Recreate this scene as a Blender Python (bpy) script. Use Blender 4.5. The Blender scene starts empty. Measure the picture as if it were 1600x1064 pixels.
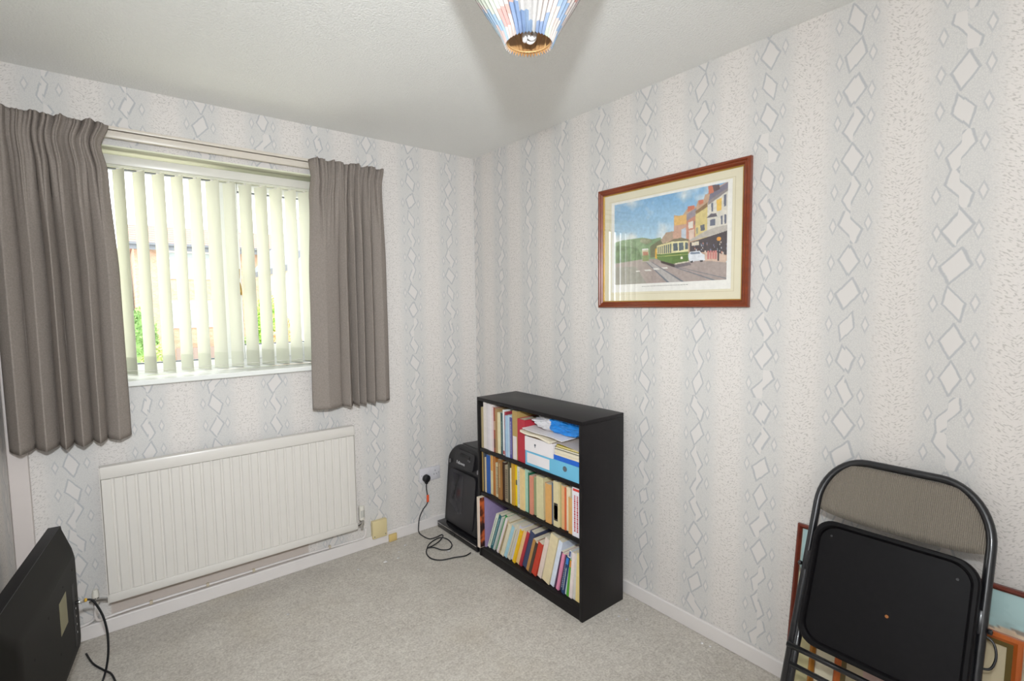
import bpy, bmesh, math, random
import numpy as np
from mathutils import Vector, Matrix, noise as mnoise

# ------------------------------------------------------------------ camera, world, lights, exposure
scn = bpy.context.scene
col = scn.collection
scn.view_settings.view_transform = 'Standard'
scn.view_settings.look = 'None'
scn.view_settings.gamma = 1.0
scn.view_settings.use_curve_mapping = False
scn.view_settings.exposure = 0.36

CAM = Vector((-1.8881, -2.7393, 1.4077))
yaw, pitch, roll = [math.radians(a) for a in (38.6818, -4.172, -0.7052)]
fwd = Vector((math.sin(yaw) * math.cos(pitch), math.cos(yaw) * math.cos(pitch), math.sin(pitch)))
rt0 = Vector((math.cos(yaw), -math.sin(yaw), 0)); up0 = rt0.cross(fwd)
rt = rt0 * math.cos(roll) + up0 * math.sin(roll); up = -rt0 * math.sin(roll) + up0 * math.cos(roll)
cam = bpy.data.cameras.new('camera'); cam.sensor_width = 36; cam.lens = 779.28 / 1600 * 36
cam.clip_start = 0.02; cam.clip_end = 300
camo = bpy.data.objects.new('camera', cam); col.objects.link(camo)
m3 = Matrix((rt, up, -fwd)).transposed()
camo.matrix_world = Matrix.Translation(CAM) @ m3.to_4x4()
scn.camera = camo

w = bpy.data.worlds.new('world'); scn.world = w; w.use_nodes = True
bgn = w.node_tree.nodes['Background']
bgn.inputs[0].default_value = (0.93, 0.97, 1.0, 1); bgn.inputs[1].default_value = 4.0

def light(name, kind, loc, energy, color=(1, 1, 1), **kw):
    l = bpy.data.lights.new(name, kind); l.energy = energy; l.color = color
    for k, v in kw.items(): setattr(l, k, v)
    o = bpy.data.objects.new(name, l); o.location = loc; col.objects.link(o); return o

sun = light('sun', 'SUN', (0, 5, 12), 1.2, (1, .95, .86), angle=0.02)
sun.rotation_euler = (math.radians(38), math.radians(-18), 0)       # from behind the house onto the street
FL = CAM + Vector((0.0, 0.0, 0.27))
FC = (0.90, 0.955, 1.0)
light('camera_flash_spill', 'POINT', FL, 29, FC, shadow_soft_size=0.04)          # open flash head on the camera: spill in all directions
for nm_, en_, ang_, tgt_ in (('camera_flash_beam', 69, 112, (-.75, 0, 1.45)), ('camera_flash_low_beam', 36, 100, (-.5, 0, .3))):
    light(nm_, 'SPOT', FL, en_, FC, shadow_soft_size=0.04, spot_size=math.radians(ang_), spot_blend=1.0).rotation_euler = (Vector(tgt_) - FL).to_track_quat('-Z', 'Y').to_euler()
port = light('window_portal', 'AREA', (-1.465, 0.34, 1.59), 1.0, shape='RECTANGLE', size=0.98, size_y=1.06)
port.data.cycles.is_portal = True
port.rotation_euler = (math.radians(-90), 0, 0)

# ------------------------------------------------------------------ node helper
class X:
    nt = None
    def __init__(s, k): s.k = k
    @staticmethod
    def put(sock, v):
        if isinstance(v, X): X.nt.links.new(v.k, sock)
        elif isinstance(v, (tuple, list)): sock.default_value = tuple(v) if len(v) != 3 or len(sock.default_value) == 3 else (*v, 1)
        else: sock.default_value = v
def mth(op, a, b=0.0, c=0.0, clamp=False):
    n = X.nt.nodes.new('ShaderNodeMath'); n.operation = op; n.use_clamp = clamp
    X.put(n.inputs[0], a); X.put(n.inputs[1], b); X.put(n.inputs[2], c); return X(n.outputs[0])
for _nm, _op in (('add', 'ADD'), ('sub', 'SUBTRACT'), ('mul', 'MULTIPLY'), ('truediv', 'DIVIDE')):
    setattr(X, '__%s__' % _nm, lambda a, b, _op=_op: mth(_op, a, b))
    setattr(X, '__r%s__' % _nm, lambda a, b, _op=_op: mth(_op, b, a))
def ab(a): return mth('ABSOLUTE', a)
def mx_(a, b): return mth('MAXIMUM', a, b)
def mn_(a, b): return mth('MINIMUM', a, b)
def step(v, e0, e1):          # smooth 0..1 between e0 and e1
    n = X.nt.nodes.new('ShaderNodeMapRange'); n.interpolation_type = 'SMOOTHSTEP'
    X.put(n.inputs[0], v); X.put(n.inputs[1], e0); X.put(n.inputs[2], e1); return X(n.outputs[0])
def mix(f, a, b):
    n = X.nt.nodes.new('ShaderNodeMix'); n.data_type = 'RGBA'
    X.put(n.inputs[0], f); X.put(n.inputs[6], a if isinstance(a, X) else (*a, 1)); X.put(n.inputs[7], b if isinstance(b, X) else (*b, 1))
    return X(n.outputs[2])
def xyz(v=None):
    n = X.nt.nodes.new('ShaderNodeSeparateXYZ'); X.put(n.inputs[0], v if v is not None else pos()); return [X(o) for o in n.outputs]
def vec(a, b, c=0.0):
    n = X.nt.nodes.new('ShaderNodeCombineXYZ'); X.put(n.inputs[0], a); X.put(n.inputs[1], b); X.put(n.inputs[2], c); return X(n.outputs[0])
def pos():
    return X(X.nt.nodes.new('ShaderNodeNewGeometry').outputs['Position'])
def obco():
    return X(X.nt.nodes.new('ShaderNodeTexCoord').outputs['Object'])
def nz(v, scale, detail=2.0, rough=.5, out=0):
    n = X.nt.nodes.new('ShaderNodeTexNoise'); X.put(n.inputs['Vector'], v); n.inputs['Scale'].default_value = scale
    n.inputs['Detail'].default_value = detail; n.inputs['Roughness'].default_value = rough; return X(n.outputs[out])
def wn(v):
    n = X.nt.nodes.new('ShaderNodeTexWhiteNoise'); X.put(n.inputs['Vector'], v); return xyz(X(n.outputs['Color']))
def vor(v, scale, feat='F1', rnd=1.0):
    n = X.nt.nodes.new('ShaderNodeTexVoronoi'); n.feature = feat; X.put(n.inputs['Vector'], v); n.inputs['Scale'].default_value = scale
    n.inputs['Randomness'].default_value = rnd; return X(n.outputs[0])
def bump(h, dist, strength=1.0):
    n = X.nt.nodes.new('ShaderNodeBump'); X.put(n.inputs['Height'], h); n.inputs['Distance'].default_value = dist
    n.inputs['Strength'].default_value = strength; return X(n.outputs[0])
def srgb(r, g=None, b=None):
    if g is None: r, g, b = (int(r[i:i + 2], 16) for i in (1, 3, 5))
    return tuple(((c / 255) / 12.92 if c <= 10 else (((c / 255) + .055) / 1.055) ** 2.4) for c in (r, g, b))
def mat(name, color=(.8, .8, .8), rough=.5, metal=0.0, spec=None, fn=None, coat=0):
    m = bpy.data.materials.new(name); m.use_nodes = True; X.nt = m.node_tree
    b = m.node_tree.nodes['Principled BSDF']
    b.inputs['Base Color'].default_value = (*color, 1); b.inputs['Roughness'].default_value = rough; b.inputs['Metallic'].default_value = metal
    if spec is not None: b.inputs['Specular IOR Level'].default_value = spec
    if coat: b.inputs['Coat Weight'].default_value = coat; b.inputs['Coat Roughness'].default_value = .08
    if fn:
        r = fn(b)
        for k, v in (r or {}).items(): X.put(b.inputs[k], v)
    return m
_mc = {}
def speck(name, color, rough=.6, amt=.10, scale=60, bumpd=0.0, **kw):
    """plain colour with slight procedural unevenness"""
    key = (name,)
    if key in _mc: return _mc[key]
    def fn(b):
        n = nz(obco(), scale, 3)
        r = {'Base Color': mix(n, tuple(c * (1 - amt) for c in color), tuple(min(1, c * (1 + amt)) for c in color))}
        if bumpd: r['Normal'] = bump(n, bumpd)
        return r
    _mc[key] = mat(name, color, rough, fn=fn, **kw)
    return _mc[key]

# ------------------------------------------------------------------ mesh helpers
class MB:
    def __init__(s): s.v = []; s.f = []; s.m = []
    def add(s, vs, fs, m=0):
        o = len(s.v); s.v += [tuple(v) for v in vs]; s.f += [tuple(i + o for i in f) for f in fs]; s.m += [m] * len(fs); return s
    def box(s, x0, x1, y0, y1, z0, z1, m=0, bev=0.0):
        if x0 > x1: x0, x1 = x1, x0
        if y0 > y1: y0, y1 = y1, y0
        if z0 > z1: z0, z1 = z1, z0
        if bev <= 0:
            vs = [(x, y, z) for x in (x0, x1) for y in (y0, y1) for z in (z0, z1)]
            return s.add(vs, [(0, 1, 3, 2), (4, 6, 7, 5), (0, 4, 5, 1), (2, 3, 7, 6), (0, 2, 6, 4), (1, 5, 7, 3)], m)
        bm = bmesh.new(); bmesh.ops.create_cube(bm, size=1)
        for v in bm.verts: v.co = ((x0 + x1) / 2 + v.co.x * (x1 - x0), (y0 + y1) / 2 + v.co.y * (y1 - y0), (z0 + z1) / 2 + v.co.z * (z1 - z0))
        bmesh.ops.bevel(bm, geom=bm.edges[:], offset=min(bev, .45 * min(x1 - x0, y1 - y0, z1 - z0)), segments=2, affect='EDGES', profile=.5)
        s.bm(bm, m); return s
    def bm(s, bm, m=0):
        bm.verts.index_update(); s.add([v.co[:] for v in bm.verts], [[v.index for v in f.verts] for f in bm.faces], m); bm.free()
    def prism(s, pts, axis, a, b, m=0):
        """pts: closed 2-D outline; extruded along axis from a to b"""
        def P(p, t): return {0: (t, p[0], p[1]), 1: (p[0], t, p[1]), 2: (p[0], p[1], t)}[axis]
        n = len(pts); vs = [P(p, a) for p in pts] + [P(p, b) for p in pts]
        fs = [tuple(range(n))[::-1], tuple(range(n, 2 * n))] + [(i, (i + 1) % n, n + (i + 1) % n, n + i) for i in range(n)]
        return s.add(vs, fs, m)
    def loft(s, rings, m=0, cap=True, closed=True):
        n = len(rings[0]); vs = [p for r in rings for p in r]; fs = []
        for k in range(len(rings) - 1):
            for i in range(n if closed else n - 1):
                j = (i + 1) % n; fs.append((k * n + i, k * n + j, (k + 1) * n + j, (k + 1) * n + i))
        if cap: fs += [tuple(range(n))[::-1], tuple(range((len(rings) - 1) * n, len(rings) * n))]
        return s.add(vs, fs, m)
    def tube(s, pts, r, n=10, m=0, closed=False, sub=0):
        pts = [Vector(p) for p in pts]
        if sub: pts = smooth(pts, sub, closed)
        rings = []; prev = None; N = len(pts)
        for i, p in enumerate(pts):
            if closed: t = pts[(i + 1) % N] - pts[i - 1]
            else: t = pts[min(i + 1, N - 1)] - pts[max(i - 1, 0)]
            t.normalize()
            if prev is None:
                a = Vector((0, 0, 1)) if abs(t.z) < .9 else Vector((1, 0, 0)); u = t.cross(a).normalized()
            else: u = (prev - t * prev.dot(t)).normalized()
            prev = u; v = t.cross(u); rr = r(i / max(1, N - 1)) if callable(r) else r
            rings.append([p + (u * math.cos(2 * math.pi * k / n) + v * math.sin(2 * math.pi * k / n)) * rr for k in range(n)])
        if closed: rings.append(rings[0])
        return s.loft(rings, m, cap=not closed)
    def lathe(s, prof, c=(0, 0, 0), axis=2, n=24, m=0):
        rings = []
        for r, h in prof:
            ring = []
            for k in range(n):
                a = 2 * math.pi * k / n; q = (r * math.cos(a), r * math.sin(a))
                p = {2: (q[0], q[1], h), 0: (h, q[0], q[1]), 1: (q[0], h, q[1])}[axis]
                ring.append((p[0] + c[0], p[1] + c[1], p[2] + c[2]))
            rings.append(ring)
        return s.loft(rings, m)
    def build(s, name, mats, parent=None, smooth_=False, loc=None, rot=None, autos=None, **props):
        me = bpy.data.meshes.new(name); me.from_pydata(s.v, [], s.f); 
        if not isinstance(mats, (list, tuple)): mats = [mats]
        for mm in mats: me.materials.append(mm)
        me.polygons.foreach_set('material_index', s.m)
        bm = bmesh.new(); bm.from_mesh(me); bmesh.ops.recalc_face_normals(bm, faces=bm.faces); bm.to_mesh(me); bm.free()
        if smooth_ or autos:
            me.polygons.foreach_set('use_smooth', [True] * len(me.polygons))
            if autos: me.set_sharp_from_angle(angle=math.radians(autos))
        o = bpy.data.objects.new(name, me); col.objects.link(o)
        if parent: o.parent = parent
        if loc: o.location = loc
        if rot: o.rotation_euler = rot
        for k, v in props.items(): o[k] = v
        return o
def smooth(pts, sub, closed=False):
    out = []; N = len(pts)
    for i in range(N if closed else N - 1):
        p0, p1, p2, p3 = (pts[(i + k - 1) % N] if closed else pts[min(max(i + k - 1, 0), N - 1)] for k in range(4))
        for k in range(sub):
            t = k / sub; out.append(.5 * ((2 * p1) + (p2 - p0) * t + (2 * p0 - 5 * p1 + 4 * p2 - p3) * t * t + (3 * p1 - p0 - 3 * p2 + p3) * t ** 3))
    if not closed: out.append(pts[-1])
    return out
def rrect(x0, x1, y0, y1, r, n=6, rs=None):
    rs = rs or (r, r, r, r); out = []
    for (cx, cy, a0, q) in ((x1, y1, 0, rs[0]), (x0, y1, 90, rs[1]), (x0, y0, 180, rs[2]), (x1, y0, 270, rs[3])):
        sx = -1 if cx == x1 else 1; sy = -1 if cy == y1 else 1
        for k in range(n + 1):
            a = math.radians(a0 + 90 * k / n); out.append((cx + sx * q + q * math.cos(a), cy + sy * q + q * math.sin(a)))
    return out
def thing(name, loc, label, cat, group=None, rot=(0, 0, 0)):
    o = bpy.data.objects.new(name, None); o.location = loc; o.rotation_euler = rot; o.empty_display_size = .05; col.objects.link(o)
    o['label'] = label; o['category'] = cat
    if group: o['group'] = group
    return o
def tag(o, label, cat, group=None, kind=None):
    o['label'] = label; o['category'] = cat
    if group: o['group'] = group
    if kind: o['kind'] = kind
    return o
def struct(o): o['kind'] = 'structure'; return o
def text_mb(txt, size, depth=.0006, spacing=1.0):
    cu = bpy.data.curves.new('t', 'FONT'); cu.body = txt; cu.size = size; cu.extrude = depth; cu.space_character = spacing
    cu.align_x = 'CENTER'; cu.align_y = 'CENTER'
    o = bpy.data.objects.new('t', cu); col.objects.link(o); bpy.context.view_layer.update()
    me = o.to_mesh(); vs = [v.co[:] for v in me.vertices]; fs = [tuple(p.vertices) for p in me.polygons]
    o.to_mesh_clear(); bpy.data.objects.remove(o); bpy.data.curves.remove(cu)
    return vs, fs
def attr_plane(name, o3, ux, uy, arr, matl, parent=None, **props):
    """grid plane from corner o3 spanned by ux,uy carrying a colour attribute painted in arr (h,w,3 sRGB 0..1, row 0 on top)"""
    H, W = arr.shape[:2]; o3, ux, uy = Vector(o3), Vector(ux), Vector(uy)
    vs = [(o3 + ux * (i / (W - 1)) + uy * (1 - j / (H - 1)))[:] for j in range(H) for i in range(W)]
    fs = [(j * W + i, j * W + i + 1, (j + 1) * W + i + 1, (j + 1) * W + i) for j in range(H - 1) for i in range(W - 1)]
    me = bpy.data.meshes.new(name); me.from_pydata(vs, [], fs); me.materials.append(matl)
    a = me.color_attributes.new('paint', 'FLOAT_COLOR', 'POINT')
    lin = np.where(arr <= .04045, arr / 12.92, ((arr + .055) / 1.055) ** 2.4)
    c = np.ones((H * W, 4), np.float32); c[:, :3] = lin.reshape(-1, 3); a.data.foreach_set('color', c.ravel())
    o = bpy.data.objects.new(name, me); col.objects.link(o)
    if parent: o.parent = parent
    for k, v in props.items(): o[k] = v
    return o
def print_mat(name, rough=.5):
    m = mat(name, rough=rough); X.nt = m.node_tree
    n = X.nt.nodes.new('ShaderNodeVertexColor'); n.layer_name = 'paint'
    X.nt.links.new(n.outputs[0], m.node_tree.nodes['Principled BSDF'].inputs['Base Color']); return m

# ------------------------------------------------------------------ wallpaper, ceiling, carpet
WP_WARM, WP_GREY, WP_DIA, WP_LINE = srgb('#e2dcd7'), srgb('#d8d5d1'), srgb('#ded9d5'), srgb('#b3b4b7')
def wallpaper(name, axis, sign, u0, plain=None):
    def fn(b):
        P = pos(); s = xyz(P); u = s[axis] * sign; v = s[2]
        wob = nz(P, 34, 3, .6, 1); wo = xyz(wob)
        PER, VP = .266, .108
        uu = (u - u0) / PER + .5; c = mth('FLOOR', uu); du = (uu - c - .5) * PER
        rc = wn(vec(c, 3.7, axis * 5.1))
        vv = v / VP + rc[0] * 7.0; n = mth('FLOOR', vv); dv = (vv - n - .5) * VP
        r = wn(vec(c * 1.3, n, 1.7 + axis)); r2 = wn(vec(c, n * 1.7, 9.2 + axis))
        dd = du + (wo[0] - .5) * .007; dw = dv + (wo[1] - .5) * .007
        k = (r[0] - .5) * 0.7
        # the two halves of a scale are often jogged against each other along the centre line
        jog = step(dd, -.0008, .0008) * 2.0 - 1.0
        sh_ = mth('MULTIPLY', step(r2[0], .25, .45), (r[2] - .5) * .062)
        a = dd - k * dw
        wd = .020 + r[1] * .012
        dm = ab(a) / wd + ab(dw + jog * sh_) / .046
        dia = 1.0 - step(dm, .90, 1.02)
        ring = (1.0 - step(ab(dm - 1.12), .05, .20))
        sd = ab(du) - .049
        ds = ab(sd + (r2[1] - .5) * .008) / .0075 + ab(dw + (r2[2] - .5) * .03) / .018
        sdia = 1.0 - step(ds, .85, 1.05)
        sring = 1.0 - step(ab(ds - 1.35), .1, .5)
        zone = 1.0 - step(ab(du) + (wo[2] - .5) * .03, .045, .105)       # 1 near column
        # dashes of the warm band, arched rows
        rowv = v + .0 - ab(ab(du) - .133) * .55
        n1_ = nz(vec(u * 120, rowv * 210), 1.0, 1, .4); n2_ = nz(vec(u * 34, v * 90), 1.0, 1)
        dash = step(n1_, .50, .66) * step(n2_, .30, .55) * (1.0 - zone)
        # fine scales in the grey band
        ve = vor(vec(u * 1.25 + wo[1] * .01, v), 150, 'DISTANCE_TO_EDGE', .8)
        sc = (1.0 - step(ve, .0, .16)) * zone
        base = mix(zone, WP_WARM, WP_GREY)
        base = mix(dash * .72, base, srgb('#b9b3ad'))
        base = mix(sc * .35, base, srgb('#bab8b8'))
        x = mix(mx_(ring * .75, sring * .5) , base, WP_LINE)
        x = mix(mx_(dia, sdia), x, WP_DIA)
        if plain:
            ua, ub, vt = plain
            msk = step(u, ua, ua + .01) * (1.0 - step(u, ub, ub + .01)) * (1.0 - step(v + (wo[0] - .5) * .02, vt, vt + .01))
            x = mix(msk, x, srgb('#cbbfb6'))
        return {'Base Color': x, 'Normal': bump(dash * .6 + dia * .4, .0004)}
    return mat(name, rough=.55, spec=.3, fn=fn)
M_wp_front = wallpaper('wallpaper_window_wall', 0, -1, .192, plain=(1.12, 1.955, .30))
M_wp_right = wallpaper('wallpaper_right_wall', 1, -1, .018)
M_wp_left = wallpaper('wallpaper_left_wall', 1, -1, .11)
def f_ceil(b):
    P = pos(); n1 = nz(P, 120, 4, .6); n2 = vor(P, 130, 'F1'); h = n1 + (1.0 - n2) * .6
    return {'Base Color': mix(n1, srgb('#efeee9'), srgb('#f7f6f3')), 'Normal': bump(h, .0035, .8)}
M_ceil = mat('artex_ceiling', rough=.75, fn=f_ceil)
def f_carpet(b):
    P = pos(); f = nz(P, 420, 4, .75); g = nz(P, 7, 4, .6); h = nz(P, 110, 3, .65); h2 = nz(P, 38, 3, .6)
    t = step(f * .35 + h * .35 + h2 * .18 + g * .12, 0.34, .66)
    c = mix(t, srgb('#bdb3a7'), srgb('#fbf5eb'))
    c = mix(step(nz(P, 1.6, 3), .50, .68) * .3, c, srgb('#d8cbb2'))
    return {'Base Color': c, 'Normal': bump(f + h * .8 + g * .5, .010, .7)}
M_carpet = mat('grey_cut_pile_carpet', rough=.95, spec=.1, fn=f_carpet)
M_white = speck('white_gloss_paint', srgb('#e4dedb'), .35, .03, 12)
M_pink_white = speck('boxing_paint', srgb('#d9cfca'), .45, .03, 12)
M_upvc = speck('white_upvc', srgb('#f2f3ee'), .25, .02, 8)

# room shell
RX, LX, BY, H = 0.0, -2.237, -3.35, 2.35
OX0, OX1, OZ0, OZ1 = -1.955, -0.975, 1.068, 2.098
m = MB()
T = .30
m.box(LX - .1, OX0, 0, T, -.0, H); m.box(OX1, RX + .1, 0, T, 0, H); m.box(OX0, OX1, 0, T, 0, OZ0); m.box(OX0, OX1, 0, T, OZ1, H)
struct(m.build('wall_front', M_wp_front))
struct(MB().box(RX, RX + .1, BY - .1, 0, 0, H).build('wall_right', M_wp_right))
struct(MB().box(LX - .1, LX, BY - .1, 0, 0, H).build('wall_left', M_wp_left))
struct(MB().box(LX, RX, BY - .1, BY, 0, H).build('wall_back', mat('wallpaper_back', srgb('#d8d4d0'), .6, fn=lambda b: {'Base Color': mix(nz(pos(), 20), srgb('#cfccca'), srgb('#dedad5'))})))
struct(MB().box(LX - .1, RX + .1, BY - .1, T, H, H + .1).build('ceiling', M_ceil))
struct(MB().box(LX - .1, RX + .1, BY - .1, T, -.1, 0).build('floor', M_carpet))
# plain white reveal lining + sill
M_reveal = speck('window_reveal_paint', srgb('#e6e6cf'), .5, .02, 10)
lin = MB()
lin.box(OX0, OX0 + .006, .001, .139, OZ0 + .03, OZ1); lin.box(OX1 - .006, OX1, .001, .139, OZ0 + .03, OZ1); lin.box(OX0 + .006, OX1 - .006, .001, .139, OZ1 - .006, OZ1)
struct(lin.build('trim_1', M_reveal))
sill = MB().box(OX0 - .03, OX1 + .03, -.032, -.0005, 1.070, 1.095, bev=.006).box(OX0 + .001, OX1 - .001, -.004, .139, 1.070, 1.095)
struct(sill.build('trim_2', M_upvc))
# skirting boards
SK = .064
def skirt(name, pts):
    x0, x1, y0, y1 = pts; struct(MB().box(x0, x1, y0, y1, 0, SK, bev=.004).build(name, M_white))
skirt('baseboard_front', (LX + .06, RX - .001, -.016, -.0005))
skirt('baseboard_right', (-.016, -.0005, BY, -.017))
skirt('baseboard_left', (LX + .0005, LX + .016, BY, -.06))
struct(MB().box(LX + .0005, -2.178, -.032, -.0005, 0, 2.1, bev=.004).build('trim_3', M_pink_white))   # boxed pipe in the corner

# ------------------------------------------------------------------ window
M_glass = bpy.data.materials.new('window_glass'); M_glass.use_nodes = True; X.nt = M_glass.node_tree
_nt = M_glass.node_tree; _nt.nodes.clear()
_o = _nt.nodes.new('ShaderNodeOutputMaterial'); _t = _nt.nodes.new('ShaderNodeBsdfTransparent'); _g = _nt.nodes.new('ShaderNodeBsdfGlossy'); _m = _nt.nodes.new('ShaderNodeMixShader'); _f = _nt.nodes.new('ShaderNodeFresnel')
_g.inputs['Roughness'].default_value = .0; _f.inputs[0].default_value = 1.45
_nt.links.new(_f.outputs[0], _m.inputs[0]); _nt.links.new(_t.outputs[0], _m.inputs[1]); _nt.links.new(_g.outputs[0], _m.inputs[2]); _nt.links.new(_m.outputs[0], _o.inputs[0])
M_gasket = speck('rubber_gasket', srgb('#5d646b'), .6, .05)
M_brass = mat('brass', srgb('#b99a52'), .3, .9)
win = struct(thing('window_1', (0, 0, 0), '', 'window')); del win['label']; del win['category']
Y0, Y1 = .14, .21
f = MB()
f.box(OX0, OX0 + .05, Y0, Y1, OZ0 + .027, OZ1, bev=.004); f.box(OX1 - .03, OX1, Y0, Y1, OZ0 + .027, OZ1, bev=.004)
f.box(OX0 + .05, OX1 - .03, Y0, Y1, 2.037, OZ1, bev=.004); f.box(OX0 + .05, OX1 - .03, Y0, Y1, OZ0 + .027, 1.150, bev=.004)
f.box(-1.455, -1.405, Y0, Y1, 1.15, 2.037, bev=.004)
f.build('window_frame', M_upvc, win, autos=40)
s_ = MB()
for a in ((-1.408, -1.362, 1.142, 2.045), (-1.040, -.994, 1.142, 2.045)): s_.box(a[0], a[1], Y0 - .022, Y1 - .01, a[2], a[3], bev=.005)
for a in ((1.142, 1.212), (1.996, 2.045)): s_.box(-1.362, -1.040, Y0 - .022, Y1 - .01, a[0], a[1], bev=.005)
s_.build('sash', M_upvc, win, autos=40)
g = MB()
for (x0, x1, z0, z1) in ((OX0 + .05, -1.455, 1.15, 2.037), (-1.362, -1.040, 1.212, 1.996)):
    t = .005
    g.box(x0, x0 + t, Y0 + .004, Y0 + .03, z0, z1); g.box(x1 - t, x1, Y0 + .004, Y0 + .03, z0, z1); g.box(x0, x1, Y0 + .004, Y0 + .03, z0, z0 + t); g.box(x0, x1, Y0 + .004, Y0 + .03, z1 - t, z1)
g.build('gasket', M_gasket, win)
for (x0, x1, z0, z1) in ((OX0 + .053, -1.458, 1.153, 2.034), (-1.359, -1.043, 1.215, 1.993)):
    MB().add([(x0, Y0 + .02, z0), (x1, Y0 + .02, z0), (x1, Y0 + .02, z1), (x0, Y0 + .02, z1)], [(0, 1, 2, 3)]).build('pane', M_glass, win)
hd = MB(); hd.box(-1.398, -1.374, Y0 - .034, Y0 - .022, 1.475, 1.545, bev=.004)
hd.tube([(-1.386, .11, 1.54), (-1.386, .085, 1.545), (-1.384, .078, 1.56), (-1.382, .078, 1.60)], .008, 10, sub=3)
hd.tube([(-1.386, .11, 1.54), (-1.386, .085, 1.535), (-1.380, .078, 1.52), (-1.377, .078, 1.47)], .008, 10, sub=3)
hd.build('window_handle', M_brass, win, smooth_=True)

# ------------------------------------------------------------------ vertical blind
def f_slat(b):
    return {'Base Color': mix(nz(obco(), 300, 2), srgb('#efefcf'), srgb('#f6f6dd'))}
def slat_mat(name, c, tr=.35):
    m = bpy.data.materials.new(name); m.use_nodes = True; nt = m.node_tree; X.nt = nt; nt.nodes.clear()
    o = nt.nodes.new('ShaderNodeOutputMaterial'); d = nt.nodes.new('ShaderNodeBsdfDiffuse'); t = nt.nodes.new('ShaderNodeBsdfTranslucent'); mxs = nt.nodes.new('ShaderNodeMixShader')
    cc = mix(nz(obco(), 300, 2), tuple(v * .97 for v in c), c)
    X.put(d.inputs[0], cc); X.put(t.inputs[0], cc); mxs.inputs[0].default_value = tr
    nt.links.new(d.outputs[0], mxs.inputs[1]); nt.links.new(t.outputs[0], mxs.inputs[2]); nt.links.new(mxs.outputs[0], o.inputs[0]); return m
M_slat = slat_mat('cream_blind_fabric', srgb('#f3f3e7'), .38)
M_hem = slat_mat('cream_blind_hem', srgb('#ecedde'), .3)
M_rail = speck('blind_headrail_white', srgb('#dfdcd2'), .3, .02)
bl = thing('vertical_blind', (-1.465, .06, 2.0), 'cream vertical blind with turned slats hanging in the window recess', 'blind')
def L(o, **k): return o
hr = MB().box(OX0 + .012 + 1.465, OX1 - .012 + 1.465, -.016, .022, .030, .071, bev=.004)
hr.build('headrail', M_rail, bl, autos=40)
ca = MB().box(OX0 + .012 + 1.465, OX1 - .012 + 1.465, -.010, .014, .021, .0295); ca.build('carrier_track', M_slat, bl)
random.seed(5)
for i in range(-1, 13):
    xc = -1.832 + .0707 * i + 1.465
    ang = math.radians(-64 + random.uniform(-3, 3) + (8 if i in (5,) else 0))
    if i < 0 or i > 11: ang = math.radians(-66)
    hw = .0445; z1, z0 = .016, -.885
    def slat(za, zb, t, n=8, bow=.0035):
        o = MB(); ring = []
        for k in range(n + 1):
            s = -hw + 2 * hw * k / n; ring.append((s, bow * (1 - (s / hw) ** 2)))
        pts = [(a, b + t) for a, b in ring] + [(a, b - t) for a, b in ring[::-1]]
        c, s_ = math.cos(ang), math.sin(ang)
        pts = [(xc + a * c - b * s_, a * s_ + b * c) for a, b in pts]
        return o.prism(pts, 2, za, zb)
    so = slat(z0 + .0, z1, .0003).build('slat', M_slat, bl, autos=50)
    slat(z0 - .001, z0 + .075, .0009).build('bottom_weight', M_hem, so, autos=50)
    MB().box(xc - .006, xc + .006, -.004, .004, z1 - .002, .024).build('slat_hook', M_rail, so)
# bead chain along the bottoms
MB().tube([(-1.90 + 1.465, -.03, -.86)] + [(-1.832 + .0707 * i + 1.465 + .0175, -.04 + .0, -.868 - (.004 if i % 2 else 0)) for i in range(0, 12)], .0012, 5).build('link_chain', M_rail, bl)

# curtain rail on its batten
M_batten = speck('cream_batten_paint', srgb('#dcd5c8'), .45, .03, 15)
cr = thing('curtain_rail', (-1.45, 0, 2.13), 'cream painted batten with a curtain track above the window', 'curtain rail')
MB().box(-.77, .77, -.024, -.0005, -.002, .041, bev=.003).build('batten', M_batten, cr, autos=40)
MB().box(-.76, .76, -.044, -.0245, .022, .036, bev=.002).box(-.76, .76, -.044, -.0245, -.012, .018, bev=.004).build('track', speck('cream_track_plastic', srgb('#d8cfc2'), .3, .03), cr, autos=40)

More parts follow.
